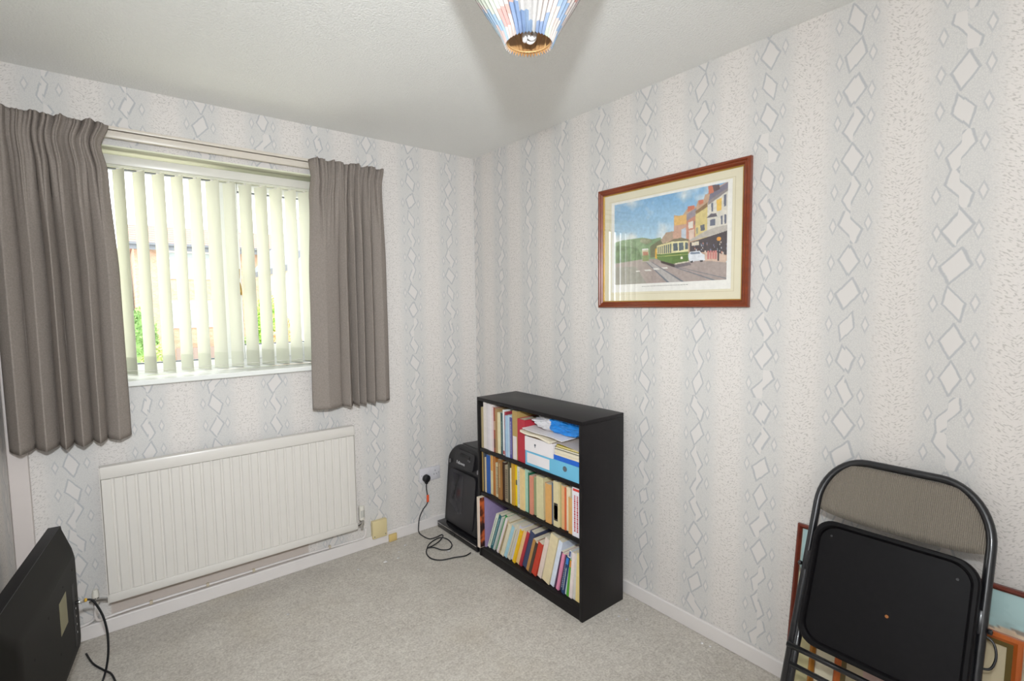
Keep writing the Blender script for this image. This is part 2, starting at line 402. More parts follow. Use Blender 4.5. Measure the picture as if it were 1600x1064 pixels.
# ------------------------------------------------------------------ curtains
def f_curt(b):
    P = obco(); s = xyz(P)
    a = nz(vec(s[0] * 900, s[2] * 500, s[1] * 900), 1.0, 2); c = nz(P, 160, 3)
    f_ = a * .6 + c * .4
    return {'Base Color': mix(f_, srgb('#635b55'), srgb('#b4a9a0')), 'Normal': bump(a, .001)}
M_curt = mat('grey_woven_curtain', rough=.9, spec=.15, fn=f_curt)
def curtain(name, label, xl, xr, z0, z1, wd_, amp, seed, y0=-.105):
    folds = len(wd_); amp = amp + [1, 1]
    """xl(h), xr(h): edges as functions of h (0 bottom .. 1 top)"""
    rnd = random.Random(seed)
    t = thing(name, (xl(1) * .5 + xr(1) * .5, y0, z0), label, 'curtain', 'grey curtains')
    ox, oy, oz = t.location
    # fold boundaries of uneven width; each fold with its own depth, some hang flat
    tot = sum(wd_); ed = [0]
    for q in wd_: ed.append(ed[-1] + q / tot)
    nh = 9; eh = [k / nh for k in range(nh + 1)]
    drift = [rnd.uniform(-.035, .035) for _ in range(folds + 1)]
    NS, NZ = 300, 60; V = []
    for j in range(NZ + 1):
        h = j / NZ; z = z0 + (z1 - z0) * h; head = max(0, (h - .93) / .07)
        hb_ = max(0, min(1, (h - .62) / .38)); pinch = math.exp(-((h - .935) / .016) ** 2)
        e2 = [e + (drift[k] * (1 - h) if 0 < k < folds else 0) for k, e in enumerate(ed)]
        for i in range(NS + 1):
            s = i / NS; k = 0
            while k < folds - 1 and s > e2[k + 1]: k += 1
            fr = min(1, max(0, (s - e2[k]) / (e2[k + 1] - e2[k])))
            wv = math.sin(math.pi * fr); wv = abs(wv) ** .55                    # rounded ridge, sharp valley
            d = .080 * amp[k] * (wv - .5) * (1 - .40 * h)
            fh = (s * nh) % 1.0; kh = int(s * nh); r1_ = (math.sin(kh * 12.9 + seed) * 43758.5) % 1
            gat = abs(math.sin(math.pi * fh)) ** .6
            dh = .032 * (.6 + .8 * r1_) * (gat - .5) + .005 * math.sin(s * 130 + seed)
            m_ = hb_ ** 1.5
            dd_ = d * (1 - .72 * m_) + dh * m_ * (1.0 - .45 * pinch)
            sw = s + .30 * (e2[k + 1] - e2[k]) * math.sin(2 * math.pi * fr) * .42 * (1 - .8 * m_) * .9 + (.10 / nh) * math.sin(2 * math.pi * fh) * m_
            x = xl(h) + (xr(h) - xl(h)) * min(1, max(0, sw))
            y = y0 - dd_ + .008 * math.sin(s * 5 + h * 3 + seed) * (1 - h) - .010 * pinch * 0
            zz = z - .010 * (wv - .5) * (1 - h) * amp[k] + .005 * math.sin(s * nh * 3.1 + seed) * head + .003 * r1_ * head
            V.append((x - ox, y - oy, zz - oz))
    F = [(j * (NS + 1) + i, j * (NS + 1) + i + 1, (j + 1) * (NS + 1) + i + 1, (j + 1) * (NS + 1) + i) for j in range(NZ) for i in range(NS)]
    o = MB().add(V, F).build('curtain_panel', M_curt, t, smooth_=True)
    md = o.modifiers.new('thick', 'SOLIDIFY'); md.thickness = .003; md.offset = 0
    return t
def interp(tab):
    def fn(h):
        for (a, va), (b, vb) in zip(tab, tab[1:]):
            if h <= b: 
                t = (h - a) / (b - a); t = t * t * (3 - 2 * t); return va + (vb - va) * t
        return tab[-1][1]
    return fn
curtain('curtain', 'grey pleated short curtain drawn to the left of the window, in the room corner',
        interp([(0, -2.222), (1, -2.222)]), interp([(0, -1.850), (.5, -1.853), (.85, -1.868), (.935, -1.885), (1, -1.857)]), .868, 2.152, [.20, .20, .10, .16, .16, .18], [1.0, .9, 1.1, 1.0, .85, .7], 3)
curtain('curtain', 'grey pleated short curtain drawn to the right of the window, above the radiator end',
        interp([(0, -1.100), (.5, -1.090), (.85, -1.072), (.935, -1.060), (1, -1.066)]), interp([(0, -.672), (.6, -.672), (.935, -.682), (1, -.668)]), .872, 2.155, [.36, .12, .10, .11, .12, .19], [.42, .9, 1.0, .95, .9, .5], 11)

# ------------------------------------------------------------------ radiator
M_rad = speck('radiator_enamel', srgb('#dcd7d0'), .3, .015, 6)
M_chrome = mat('chrome', (.7, .7, .7), .15, 1)
rad = thing('radiator', (-1.426, 0, .171), 'long white single panel radiator under the window', 'radiator')
hw_ = .538; yf = -.1
prof = []                                              # fluted face as profile in x-y
nfl = 26; x = -hw_ + .018
pts = [(-hw_, yf + .012), (-hw_ + .004, yf + .002)]
for k in range(nfl):
    g0 = -hw_ + .040 + k * (2 * hw_ - .08) / (nfl - 1)
    pts += [(g0 - .0075, yf), (g0 - .0025, yf + .0045), (g0 + .0025, yf + .0045), (g0 + .0075, yf)]
pts += [(hw_ - .004, yf + .002), (hw_, yf + .012)]
pts += [(hw_, yf + .022), (-hw_, yf + .022)]
r_ = MB().prism(pts, 2, .040, .530)
r_.build('radiator_panel', M_rad, rad, autos=25)
fr = MB()
fr.box(-hw_, hw_, yf - .001, yf + .040, .5305, .584, bev=.006); fr.box(-hw_, hw_, yf - .002, yf + .022, 0, .0395, bev=.006)
fr.build('radiator_rim', M_rad, rad, autos=40)
for s0 in (-hw_ - .002, hw_ - .001): MB().box(s0, s0 + .003, yf - .001, yf + .05, .002, .582).build('end_panel', M_rad, rad)
for s0 in (-.40, .36): MB().box(s0, s0 + .04, yf + .03, -.001, .05, .5).build('wall_bracket', M_rad, rad)
# valves
v = MB(); v.lathe([(.010, 0), (.016, .004), (.017, .05), (.0155, .078), (.006, .083)], (.582, -.05, .025), 2, 20)
tv = v.build('thermostatic_head', speck('valve_white_plastic', srgb('#e4dfd4'), .35, .02), rad, autos=40)
for k in range(3): MB().box(.574 + k * .007, .5752 + k * .007, -.0685, -.066, .045, .085).build('grip_slot', M_gasket, tv)
v = MB(); v.lathe([(.013, 0), (.013, .022), (.009, .026)], (.582, -.05, -.003), 2, 14).tube([(.54, -.085, .012), (.556, -.075, .012), (.582, -.05, .012)], .009, 10).tube([(.582, -.05, -.03), (.582, -.05, 0)], .008, 10)
v.build('valve_body', M_chrome, rad, autos=40)
v = MB(); v.lathe([(.012, 0), (.0125, .015), (.009, .032), (.002, .036)], (-.580, -.06, .028), 2, 16); v.build('lockshield_cap', speck('valve_white_plastic', (.8, .8, .8)), rad, autos=40)
v = MB(); v.lathe([(.011, 0), (.011, .03)], (-.580, -.06, -.002), 2, 14).tube([(-.54, -.085, .016), (-.56, -.07, .016), (-.60, -.06, .016)], .008, 10); v.build('valve_body', M_chrome, rad, autos=40)
pp = thing('heating_pipe', (-1.4, 0, .085), 'thin white painted heating pipe clipped along the skirting under the radiator', 'pipe')
MB().tube([(.576, -.05, .056), (.576, -.05, .03), (.570, -.045, .005), (.545, -.034, -.006), (.50, -.026, -.008), (.2, -.022, -.001), (-.15, -.022, -.001), (-.45, -.022, -.001), (-.56, -.024, -.004), (-.60, -.04, .0), (-.612, -.055, .03), (-.608, -.06, .078)], .0055, 10, sub=5).build('pipe_run', M_white, pp, smooth_=True)
for x in (-.42, -.20, .0, .38): MB().box(x - .006, x + .006, -.031, -.017, -.009, .009, bev=.003).build('pipe_clip', speck('aged_clip', srgb('#cdbfa8'), .5), pp, autos=40)
# second pipe looping out of the wall on the left
tag(MB().tube([(-2.010, -.05, .15), (-2.008, -.045, .115), (-2.02, -.035, .092), (-2.05, -.030, .078), (-2.12, -.028, .074), (-2.17, -.028, .074)], .006, 10, sub=5).build('branch_pipe', M_white, smooth_=True), 'short white pipe bending from the radiator valve to the left corner', 'pipe')

# junction box, socket
M_cream = speck('aged_cream_plastic', srgb('#dccb9c'), .4, .05, 20)
jb = thing('junction_box', (-.728, 0, .10), 'square cream junction box on the wall right of the radiator', 'junction box')
MB().box(-.045, .045, -.030, -.0005, -.052, .052, bev=.004).build('cover', M_cream, jb, autos=40)
for x, z in ((-.034, -.038), (.034, -.036)): MB().lathe([(.003, -.0312), (.003, -.030)], (x, 0, z), 1, 10).build('screw', M_gasket, jb)
tag(MB().box(-.672, -.622, -.030, -.0165, -.0 + .001, .045, bev=.003).build('cable_clip_box', speck('yellow_brown_plastic', srgb('#d8bc7c'), .5, .08, 40), autos=40), 'small yellowed cable cover stuck to the skirting beside the cream junction box', 'cable cover')
M_sock = speck('socket_white', srgb('#d9d6da'), .3, .02)
sk = thing('wall_socket', (-.378, 0, .347), 'white double wall socket beside the shredder', 'socket')
MB().box(-.072, .072, -.012, -.0005, -.043, .043, bev=.003).build('face_plate', M_sock, sk, autos=40)
for x in (-.012, .022): MB().box(x + .0, x + .012, -.0155, -.0125, .018, .034, bev=.001).build('switch', M_sock, sk)
for dx, dz in ((.036, .016), (.027, -.006), (.045, -.006)): MB().box(dx - .002, dx + .002, -.0127, -.012, dz - .004, dz + .004).build('pin_hole', M_gasket, sk)
for x in (-.06, .06): MB().lathe([(.0025, -.0128), (.0025, -.012)], (x, 0, 0.0), 1, 10).build('screw', M_gasket, sk)

M_black = speck('black_satin_plastic', srgb('#121113'), .45, .15, 30, spec=.2)
M_rubber = speck('black_rubber', srgb('#101115'), .5, .1, 30)
pc = thing('electric_cable', (-.413, -.0, .33), 'black round plug with a cord trailing from the wall socket to the carpet', 'cable')
MB().lathe([(.020, -.013), (.0235, -.017), (.0235, -.036), (.019, -.042), (.004, -.043)], (0, 0, 0), 1, 24).box(-.008, .008, -.035, -.014, -.034, -.015, bev=.004).build('plug', M_rubber, pc, autos=50)
cp = [(-.413, -.025, .300), (-.412, -.022, .262), (-.405, -.022, .206), (-.411, -.024, .170), (-.443, -.026, .138), (-.467, -.026, .095), (-.478, -.030, .045), (-.481, -.040, .008),
      (-.482, -.101, .005), (-.469, -.150, .005), (-.427, -.158, .005), (-.386, -.150, .005), (-.392, -.175, .006), (-.437, -.214, .006), (-.498, -.240, .006), (-.542, -.250, .006), (-.575, -.307, .006), (-.578, -.370, .006), (-.544, -.416, .006),
      (-.475, -.438, .006), (-.420, -.461, .006), (-.375, -.452, .006)]
MB().tube([(a + .413, b, c - .33) for a, b, c in cp], .0034, 8, sub=6).build('cord', M_rubber, pc, smooth_=True)
lp = [(-.539, -.250, .013), (-.483, -.196, .006), (-.417, -.188, .010), (-.391, -.232, .006), (-.407, -.302, .006), (-.447, -.338, .006), (-.485, -.316, .006), (-.511, -.274, .012)]
MB().tube([(a + .413, b, c - .33) for a, b, c in lp], .0034, 8, sub=6, closed=True).build('cord_loop', M_rubber, pc, smooth_=True)
MB().box(-.004, .012, -.032, -.0285, -.150, -.105, bev=.001).build('cable_tag', speck('orange_tag', srgb('#ef5f35'), .5, .05), pc, label='orange tag on the cord')
MB().box(.011, .020, -.030, -.0285, -.150, -.130).build('paper_tag', M_white, pc)

# ------------------------------------------------------------------ black box unit and shredder
bx = thing('media_player', (-.20, -.24, 0), 'flat glossy black box with a silver front line lying under the shredder', 'electronic box')
MB().box(-.145, .165, -.235, .21, .004, .044, bev=.004).build('case', mat('gloss_black', srgb('#141316'), .15), bx, autos=40)
MB().box(-.1465, -.1448, -.225, .20, .034, .038).build('silver_line', mat('silver_strip', (.6, .6, .6), .25, .9), bx)
MB().box(-.1468, -.1448, .005, .06, .012, .030).build('display_window', mat('dark_display', (.01, .01, .012), .05), bx)
for y in (-.19, .18): MB().box(-.13, -.10, y - .015, y + .015, 0.0, .0045).build('foot', M_rubber, bx)

def f_shr(b):
    n = nz(obco(), 500, 2); return {'Base Color': mix(n, srgb('#201f21'), srgb('#2c2a2c')), 'Normal': bump(n, .0003)}
M_shr = mat('shredder_black_plastic', rough=.42, fn=f_shr)
sh = thing('paper_shredder', (-.17, -.235, .0445), 'tall black paper shredder in the corner between the wall and the bookcase', 'paper shredder')
def shr_x(z): return -.135 + .045 * (z / .49) ** 1.0 + (.03 * max(0, (z - .40) / .09) ** 2)
rings = []
for t_, yo in ((0, 0), (1, 0)):
    pass
ol = rrect(-.17, .185, 0, .49, .02, 8, rs=(.095, .095, .012, .012))
front = [(shr_x(z), y, z) for y, z in ol]
front_in = [(shr_x(z) + .0, y * .965 + .0, .01 + z * .965) for y, z in ol]
f_edge = [(shr_x(z) + .010, y, z) for y, z in ol]
front_s = [(shr_x(z), (y - .0075) * .96 + .0075, (z - .245) * .97 + .245) for y, z in ol]
back = [(.12, y, z * .985) for y, z in ol]
MB().loft([front_s, f_edge, back]).build('body', M_shr, sh, autos=35)
# recessed front bin panel & window & details follow the sloping face
def facepatch(pts, d, name, m_, parent=sh, th=.003):
    a = [(shr_x(z) - d, y, z) for y, z in pts]; b = [(shr_x(z) + th, y, z) for y, z in pts]
    return MB().loft([a, b]).build(name, m_, parent, autos=40)
facepatch(rrect(-.135, .150, .018, .345, .03, 6), .0035, 'bin_front', mat('bin_black', srgb('#262428'), .3))
wd = facepatch([(.105, .325), (-.01, .325), (-.01, .10), (.03, .085), (.13, .135)], .0045, 'bin_window', mat('smoked_window', srgb('#302e33'), .12))
facepatch([(.035, .315), (.050, .320), (.098, .165), (.090, .160)], .0052, 'window_slot', mat('slot_black', (.004, .004, .004), .5))
facepatch(rrect(-.10, .115, .365, .468, .03, 6), .002, 'control_panel', mat('panel_black', srgb('#242225'), .3))
facepatch(rrect(-.05, .055, .435, .452, .006, 4), .0035, 'control_buttons', mat('button_black', srgb('#0c0b0d'), .25))
for y, z in ((-.04, .43), (-.055, .427)): facepatch(rrect(y - .004, y + .004, z - .006, z + .0, .002, 3), .0040, 'indicator', mat('grey_button', srgb('#6f6b6d'), .3))
for y in (.160, -.145): facepatch(rrect(y - .006, y + .006, .37, .395, .005, 4), .001, 'side_catch', mat('silver_catch', srgb('#8e8c90'), .3, .6))
vs, fs = text_mb('Fellowes', .026, .0006, 1.0)
MB().add([(shr_x(.40 + y_) - .0035 - z_, .033 - x_, .395 + y_) for x_, y_, z_ in vs], fs).build('brand_lettering', speck('silver_letter', srgb('#c9c7c8'), .4), sh)
MB().loft([[(shr_x(.485) + .03 + .0, y, .4895) for y in (-.11, .11)] + [(.10, .11, .4835), (.10, -.11, .4835)], [(shr_x(.485) + .03, y, .4925) for y in (-.11, .11)] + [(.10, .11, .4865), (.10, -.11, .4865)]]).build('lid', mat('lid_grey', srgb('#3a383a'), .4), sh)

# ------------------------------------------------------------------ bookcase
def f_bc(b):
    s = xyz(obco()); g1 = nz(vec(s[0] * 60, s[1] * 60, s[2] * 4), 1.0, 3)
    g2 = nz(vec(s[0] * 60, s[1] * 6, s[2] * 60), 1.0, 3)
    return {'Base Color': mix(g1 * .5 + g2 * .5, srgb('#0f0d0e'), srgb('#1b1719')), 'Normal': bump(g1, .0003)}
M_bc = mat('black_brown_ash', rough=.42, spec=.28, fn=f_bc)
BX0, BX1, BYA, BYB = -.344, -.064, -.494, -1.282
bc = thing('bookcase', (BX0, BYA, 0), 'low black-brown wooden bookcase with three shelves of books against the right wall', 'bookcase')
def bb(name, x0, x1, y0, y1, z0, z1, bev=.0015):
    return MB().box(x0 - BX0, x1 - BX0, y0 - BYA, y1 - BYA, z0, z1, bev=bev).build(name, M_bc, bc, autos=40)
bb('side_panel', BX0, BX1, BYA - .018, BYA, 0, .882); bb('side_panel', BX0, BX1, BYB, BYB + .018, 0, .882)
bb('top_panel', BX0, BX1, BYB, BYA, .8822, .9005)
bb('plinth', BX0 + .003, BX0 + .018, BYB + .0182, BYA - .0182, 0, .046)
for nm, z in (('shelf', .065), ('shelf', .371), ('shelf', .619)): bb(nm, BX0 + .002, BX1 - .006, BYB + .0182, BYA - .0182, z - .018, z)
bb('back_panel', BX1 - .0055, BX1 - .001, BYB + .0182, BYA - .0182, .0, .882, bev=0)

# ------------------------------------------------------------------ books
M_pages = mat('page_edges', srgb('#e8ddc4'), .8, fn=lambda b: {'Base Color': mix(nz(vec(xyz(obco())[0] * 30, xyz(obco())[1] * 900, xyz(obco())[2] * 30), 1.0, 1), srgb('#cdbf9f'), srgb('#f0e8d6'))})
_bk = {}
def cover_mat(hexc):
    if hexc not in _bk:
        c = srgb(hexc); _bk[hexc] = mat('book_cover_' + hexc[1:], c, .5, fn=lambda b: {'Base Color': mix(nz(obco(), 45, 3), tuple(v * .86 for v in c), tuple(min(1, v * 1.08) for v in c))})
    return _bk[hexc]
BCOUNT = [0]
rb = random.Random(7)
def book(shelf, look, hexc, y0, y1, h, ang=0.0, xf=-.333, depth=None, bands=None, marks=None, hard=False, group='books', label=None, z0=None, pages=True):
    """y0: left (window side) edge at the shelf, y1: right edge; h: height; ang: lean towards -y (deg)"""
    a = math.radians(ang); t = abs(y1 - y0) * math.cos(a) - .0006; d = depth or min(.215, h * .68 + rb.uniform(-.01, .01))
    z = z0 if z0 is not None else {'top': .6195, 'middle': .3715, 'bottom': .0655}[shelf]
    d = min(d, BX1 - .008 - xf)
    z += .0005
    o = thing('book', (xf, y1 + .0003, z), label or look, 'book', group)
    o.rotation_euler = (a, 0, 0)
    cv = cover_mat(hexc); th = min(.0022 if hard else .0008, t * .2)
    c = MB(); c.box(0, .0012 if not hard else .003, 0, t, 0, h, bev=.0005); c.box(.0012, d, 0, th, 0, h); c.box(.0012, d, t - th, t, 0, h)
    c.build('cover', cv, o)
    rec = .003 if hard else .0006
    if t > 2.5 * th: MB().box(.0035, d - rec, th + .0001, t - th - .0001, rec, h - rec).build('pages', M_pages, o)
    if 'annual' in look:
        MB().box(.0035, d, -.0008, -.0001, .002, h - .002).build('cover_picture', mat('annual_cover', rough=.4, fn=lambda b: {'Base Color': mix(step(nz(obco(), 14, 2), .45, .6), srgb('#2b1614'), srgb('#c8602c'))}), o)
    if bands:
        for (za, zb, hx) in bands: MB().box(-.0003, .0002, t * .12, t * .88, za * h, zb * h).build('spine_label', cover_mat(hx), o)
    if marks:
        hx, za, zb, n = marks; mb = MB(); r = random.Random(hash(look) % 99 if False else len(look)); zz = za * h
        while zz < zb * h:
            l = r.uniform(.004, .010)
            for k in range(n):
                yy = t * (k + 1) / (n + 1); mb.box(-.0004, .0002, yy - t * .09, yy + t * .09, zz, min(zz + l, zb * h))
            zz += l + .0025
        mb.build('spine_lettering', cover_mat(hx), o)
    return o
# top shelf: (look, colour, y edges, height, extras)
TOP = [
 ('thin olive-khaki book', '#b9a883', -.514, -.533, .226, {}),
 ('thick white ring file', '#e9e0dc', -.533, -.560, .256, {}),
 ('white magazine with plain spine', '#ded6d6', -.560, -.583, .254, {}),
 ('pale grey-white magazine', '#e6dde0', -.583, -.600, .256, {}),
 ('off-white thin magazine', '#efe6e2', -.600, -.614, .252, {}),
 ('pinkish white thin magazine', '#e7d2d2', -.614, -.628, .243, {}),
 ('red and brown patterned paperback', '#a2553f', -.628, -.645, .241, dict(bands=[(.1, .3, '#6d4a3a'), (.5, .7, '#c9a58a')])),
 ('tan brown paperback', '#a98a5e', -.645, -.660, .238, {}),
 ('cream spined tall book', '#e6dcb5', -.660, -.688, .220, {}),
 ('dark teal green thin book', '#40595a', -.688, -.703, .222, dict(marks=('#9fb3b0', .2, .8, 1))),
 ('white thin book with a red foot', '#e9eceb', -.703, -.719, .240, dict(bands=[(.02, .1, '#b03b3b')])),
 ('narrow dark red book', '#a23a44', -.719, -.731, .232, dict(bands=[(.1, .6, '#4a4f86')])),
 ('light blue folder', '#a9c6de', -.731, -.752, .216, {}),
 ('pale blue wide paperback', '#bcd2e0', -.752, -.768, .221, {}),
 ('indigo and white narrow book', '#5a5596', -.768, -.786, .212, dict(marks=('#cfcfe8', .1, .9, 1))),
 ('khaki envelope-coloured tall book with a white foot', '#b7995e', -.786, -.826, .250, dict(bands=[(0.0, .48, '#e4dad6')])),
 ('thick crimson red hardback', '#b8303f', -.828, -.886, .216, dict(hard=True)),
]
MID = [
 ('tan and olive book', '#a98b52', -.514, -.523, .226, {}),
 ('slate dark book', '#4c5058', -.523, -.535, .222, {}),
 ('thin cream book', '#dcc9a2', -.535, -.549, .196, {}),
 ('bright blue book', '#2b5da8', -.549, -.578, .214, {}),
 ('cream book with an orange stripe', '#e7d7a6', -.578, -.601, .221, dict(bands=[(.6, .98, '#e0a24d')])),
 ('orange-brown book', '#b87434', -.601, -.626, .222, {}),
 ('cream book with dark speckled lettering', '#d3c5a0', -.628, -.657, .188, dict(marks=('#6b5a46', .1, .9, 2))),
 ('mid brown tall book', '#a1723f', -.659, -.688, .216, dict(marks=('#d9c48e', .3, .9, 1))),
 ('very dark brown book', '#3b2418', -.688, -.712, .206, {}),
 ('beige book with black leaf pattern', '#a8977a', -.712, -.737, .196, dict(marks=('#2c2420', .1, .9, 2))),
 ('dark olive narrow book', '#57523f', -.737, -.751, .226, {}),
 ('slim ivory book', '#ebe0c8', -.752, -.768, .189, {}),
 ('ochre gold book', '#c99a35', -.768, -.791, .220, {}),
 ('bright yellow book', '#efd21c', -.791, -.813, .222, dict(bands=[(.5, .62, '#6d6a4a')])),
 ('greyish white book with fine lettering', '#dcdccf', -.813, -.839, .214, dict(marks=('#9c9c8c', .1, .9, 1))),
 ('peach cream book', '#ebcd93', -.839, -.877, .211, {}),
 ('mint green book', '#a8cdb9', -.877, -.903, .217, {}),
 ('dark green narrow book', '#1f6a4c', -.903, -.913, .205, {}),
 ('salmon pink book', '#d98f76', -.913, -.935, .194, {}),
 ('sage green book', '#93a078', -.935, -.964, .190, {}),
 ('thick cream and pale green book', '#d8cfa2', -.964, -1.016, .207, dict(hard=True)),
 ('red narrow book', '#c23b2b', -1.016, -1.031, .184, {}),
 ('thick tan orange book', '#dca763', -1.031, -1.069, .189, {}),
 ('slate blue narrow book', '#5a6b80', -1.069, -1.085, .200, {}),
 ('cream book with a black framed label', '#dccda0', -1.085, -1.119, .215, dict(bands=[(.13, .52, '#2f2b28'), (.17, .47, '#d9cfae')])),
 ('olive cream slim book', '#b9ac7a', -1.119, -1.134, .205, {}),
 ('pale orange book', '#e2b27c', -1.134, -1.152, .204, {}),
 ('orange-red edged slim book', '#d4683f', -1.152, -1.161, .200, {}),
 ('cream paperback', '#e9dab8', -1.161, -1.185, .204, {}),
 ('short tan book', '#d9a96b', -1.185, -1.210, .168, {}),
 ('white book with red and black vertical lettering', '#e8e4ea', -1.211, -1.260, .223, dict(marks=('#b8434a', .1, .85, 2), bands=[(.93, .98, '#d43a30')])),
]
LOW = [
 ('cream and pink tall annual', '#efdccb', -.517, -.540, .284, 0, dict(xf=-.372)),
 ('lavender tall book', '#9c8bb2', -.542, -.551, .281, 0, dict(xf=-.340)),
 ('white spined leaning book', '#e8ead8', -.552, -.575, .228, 22, dict(marks=('#3f7c80', .1, .9, 1))),
 ('teal leaning book', '#1f6672', -.575, -.597, .232, 22, dict(marks=('#bfe0dc', .1, .9, 1))),
 ('silver grey leaning book', '#c9cec9', -.597, -.612, .222, 22, {}),
 ('bright green leaning book', '#2d9a46', -.612, -.632, .240, 22, {}),
 ('white leaning book with a pink spine edge', '#ecdfe0', -.632, -.650, .232, 22, {}),
 ('beige leaning book with floral dots', '#c9b48c', -.650, -.671, .222, 22, dict(marks=('#7b6a4e', .1, .9, 2))),
 ('ivory leaning book', '#e6dcc0', -.671, -.697, .206, 21, {}),
 ('light sky blue leaning book', '#a9d2df', -.697, -.720, .205, 21, {}),
 ('cream grey leaning book', '#d9d2bd', -.720, -.748, .216, 21, dict(marks=('#a39a82', .1, .9, 1))),
 ('pale lilac leaning book', '#d6d2e2', -.748, -.769, .222, 20, {}),
 ('sunny yellow leaning book', '#f0c21a', -.769, -.789, .208, 19, {}),
 ('peach leaning book', '#efc993', -.789, -.815, .206, 19, {}),
 ('crimson leaning book', '#b5303c', -.815, -.836, .212, 19, {}),
 ('navy blue thick leaning book', '#3a4466', -.836, -.874, .216, 18, dict(hard=True)),
 ('golden brown leaning book', '#bf8c4b', -.876, -.900, .190, 18, {}),
 ('dark brown leaning book', '#4a3a30', -.900, -.920, .184, 18, {}),
 ('red-orange leaning book', '#c9402a', -.920, -.953, .190, 17, {}),
 ('white leaning book with a pinkish spine', '#ecd9cc', -.957, -.986, .226, 16, {}),
 ('dark green thin leaning book', '#2f6b3f', -.986, -.997, .210, 16, {}),
 ('very thick cream leaning book', '#e7d6ae', -.998, -1.050, .262, 15, dict(hard=True)),
 ('white leaning book with a blue cover', '#dfe6f4', -1.052, -1.078, .250, 15, dict()),
 ('dark purple thin book', '#54304c', -1.080, -1.095, .20, 14, {}),
 ('pink leaning book', '#e58fae', -1.096, -1.113, .196, 13, {}),
 ('black book with blue and white dots', '#1c2c44', -1.113, -1.133, .190, 12, dict(marks=('#cfe0f2', .1, .9, 1))),
 ('blue-black comic-patterned book', '#1f3f6e', -1.133, -1.152, .192, 11, dict(marks=('#e7e7d2', .1, .7, 1), bands=[(.8, .97, '#2f7fd0')])),
 ('white slim book with a dark blue top', '#e3e8ee', -1.152, -1.163, .224, 8, dict(bands=[(.86, .98, '#27408c')])),
 ('grass green slim book', '#57a835', -1.163, -1.179, .184, 8, dict(bands=[(.8, .98, '#d98a3a')])),
 ('pinkish white slim book', '#ecdcd8', -1.181, -1.199, .222, 6, {}),
 ('pale grey slim book', '#d5d2cb', -1.200, -1.217, .222, 5, {}),
 ('cream yellow book', '#ecd592', -1.219, -1.243, .228, 3, {}),
]
def lay(rows, shelf, where):
    n = len(rows)
    for i, r_ in enumerate(rows):
        if shelf == 'bottom': look, hx, ya, yb, h, an, ex = r_
        else: (look, hx, ya, yb, h, ex), an = r_, 0
        ex = {k: v_ for k, v_ in ex.items() if v_ is not None}
        lab = look + ' on the ' + shelf + ' shelf'
        if i > 0:
            prev = rows[i - 1][0].split(' with ')[0].split(' and ')[-1]
            lab = look + ' on the ' + shelf + ' shelf, right of the ' + prev
            if len(lab.split()) > 16: lab = look + ', right of the ' + prev
        if len(lab.split()) > 16: lab = look + ' on the ' + shelf + ' shelf'
        xf = ex.pop('xf', -.334 + rb.uniform(0, .007) + (rb.uniform(0, .012) if shelf != 'top' else 0))
        book(shelf, look, hx, ya, yb, h, an, xf=xf, group=where, label=lab, **ex)
lay(TOP, 'top', 'books on the top shelf'); lay(MID, 'middle', 'books on the middle shelf'); lay(LOW, 'bottom', 'books on the bottom shelf')

# magazine files, lying books, papers, bag
M_bluef = speck('light_blue_card', srgb('#6fb9d9'), .5, .04, 20); M_whitef = speck('white_card', srgb('#e9e3e4'), .5, .03, 20)
mf = thing('magazine_file', (-.334, -1.078, .6200), 'light blue cardboard magazine file lying on the top shelf beside the crimson hardback', 'magazine file', 'magazine files')
c = MB(); c.box(0, .003, -.182, .186, 0, .072); c.box(.003, .235, -.182, -.179, 0, .072); c.box(.003, .235, .183, .186, 0, .072); c.box(.003, .235, -.179, .183, .069, .072); c.box(.003, .235, -.179, .183, 0, .003)
c.build('card_body', M_bluef, mf)
MB().box(-.0008, 0, .012, .172, .012, .062).build('white_label', M_whitef, mf)
MB().lathe([(.0105, -.0012), (.0125, -.0012), (.0125, .0)], (0, -.090, .044), 0, 20).build('finger_hole_ring', M_gasket, mf)
MB().lathe([(.0105, -.0010), (.0105, .0001)], (0, -.090, .044), 0, 20).build('finger_hole', mat('hole_dark', (.01, .012, .015), .9), mf)
wf = thing('magazine_file', (-.337, -.989, .6925), 'white cardboard magazine file on top of the light blue one', 'magazine file', 'magazine files')
c = MB(); c.box(0, .003, -.102, .096, 0, .070); c.box(.003, .235, -.102, -.099, 0, .070); c.box(.003, .235, .093, .096, 0, .070); c.box(.003, .235, -.099, .093, 0, .003); c.box(.003, .235, -.099, .093, .055, .058)
c.build('card_body', M_whitef, wf)
MB().box(.004, .225, -.097, .091, .0585, .066).build('brown_card_content', speck('brown_card', srgb('#b88a5c'), .6), wf, label='brown card inside the white file')
MB().lathe([(.0055, -.0008), (.0055, .0001)], (0, .020, .038), 0, 14).box(-.0008, .0001, .018, .022, .026, .036).build('keyhole', M_gasket, wf)
zz = .6925
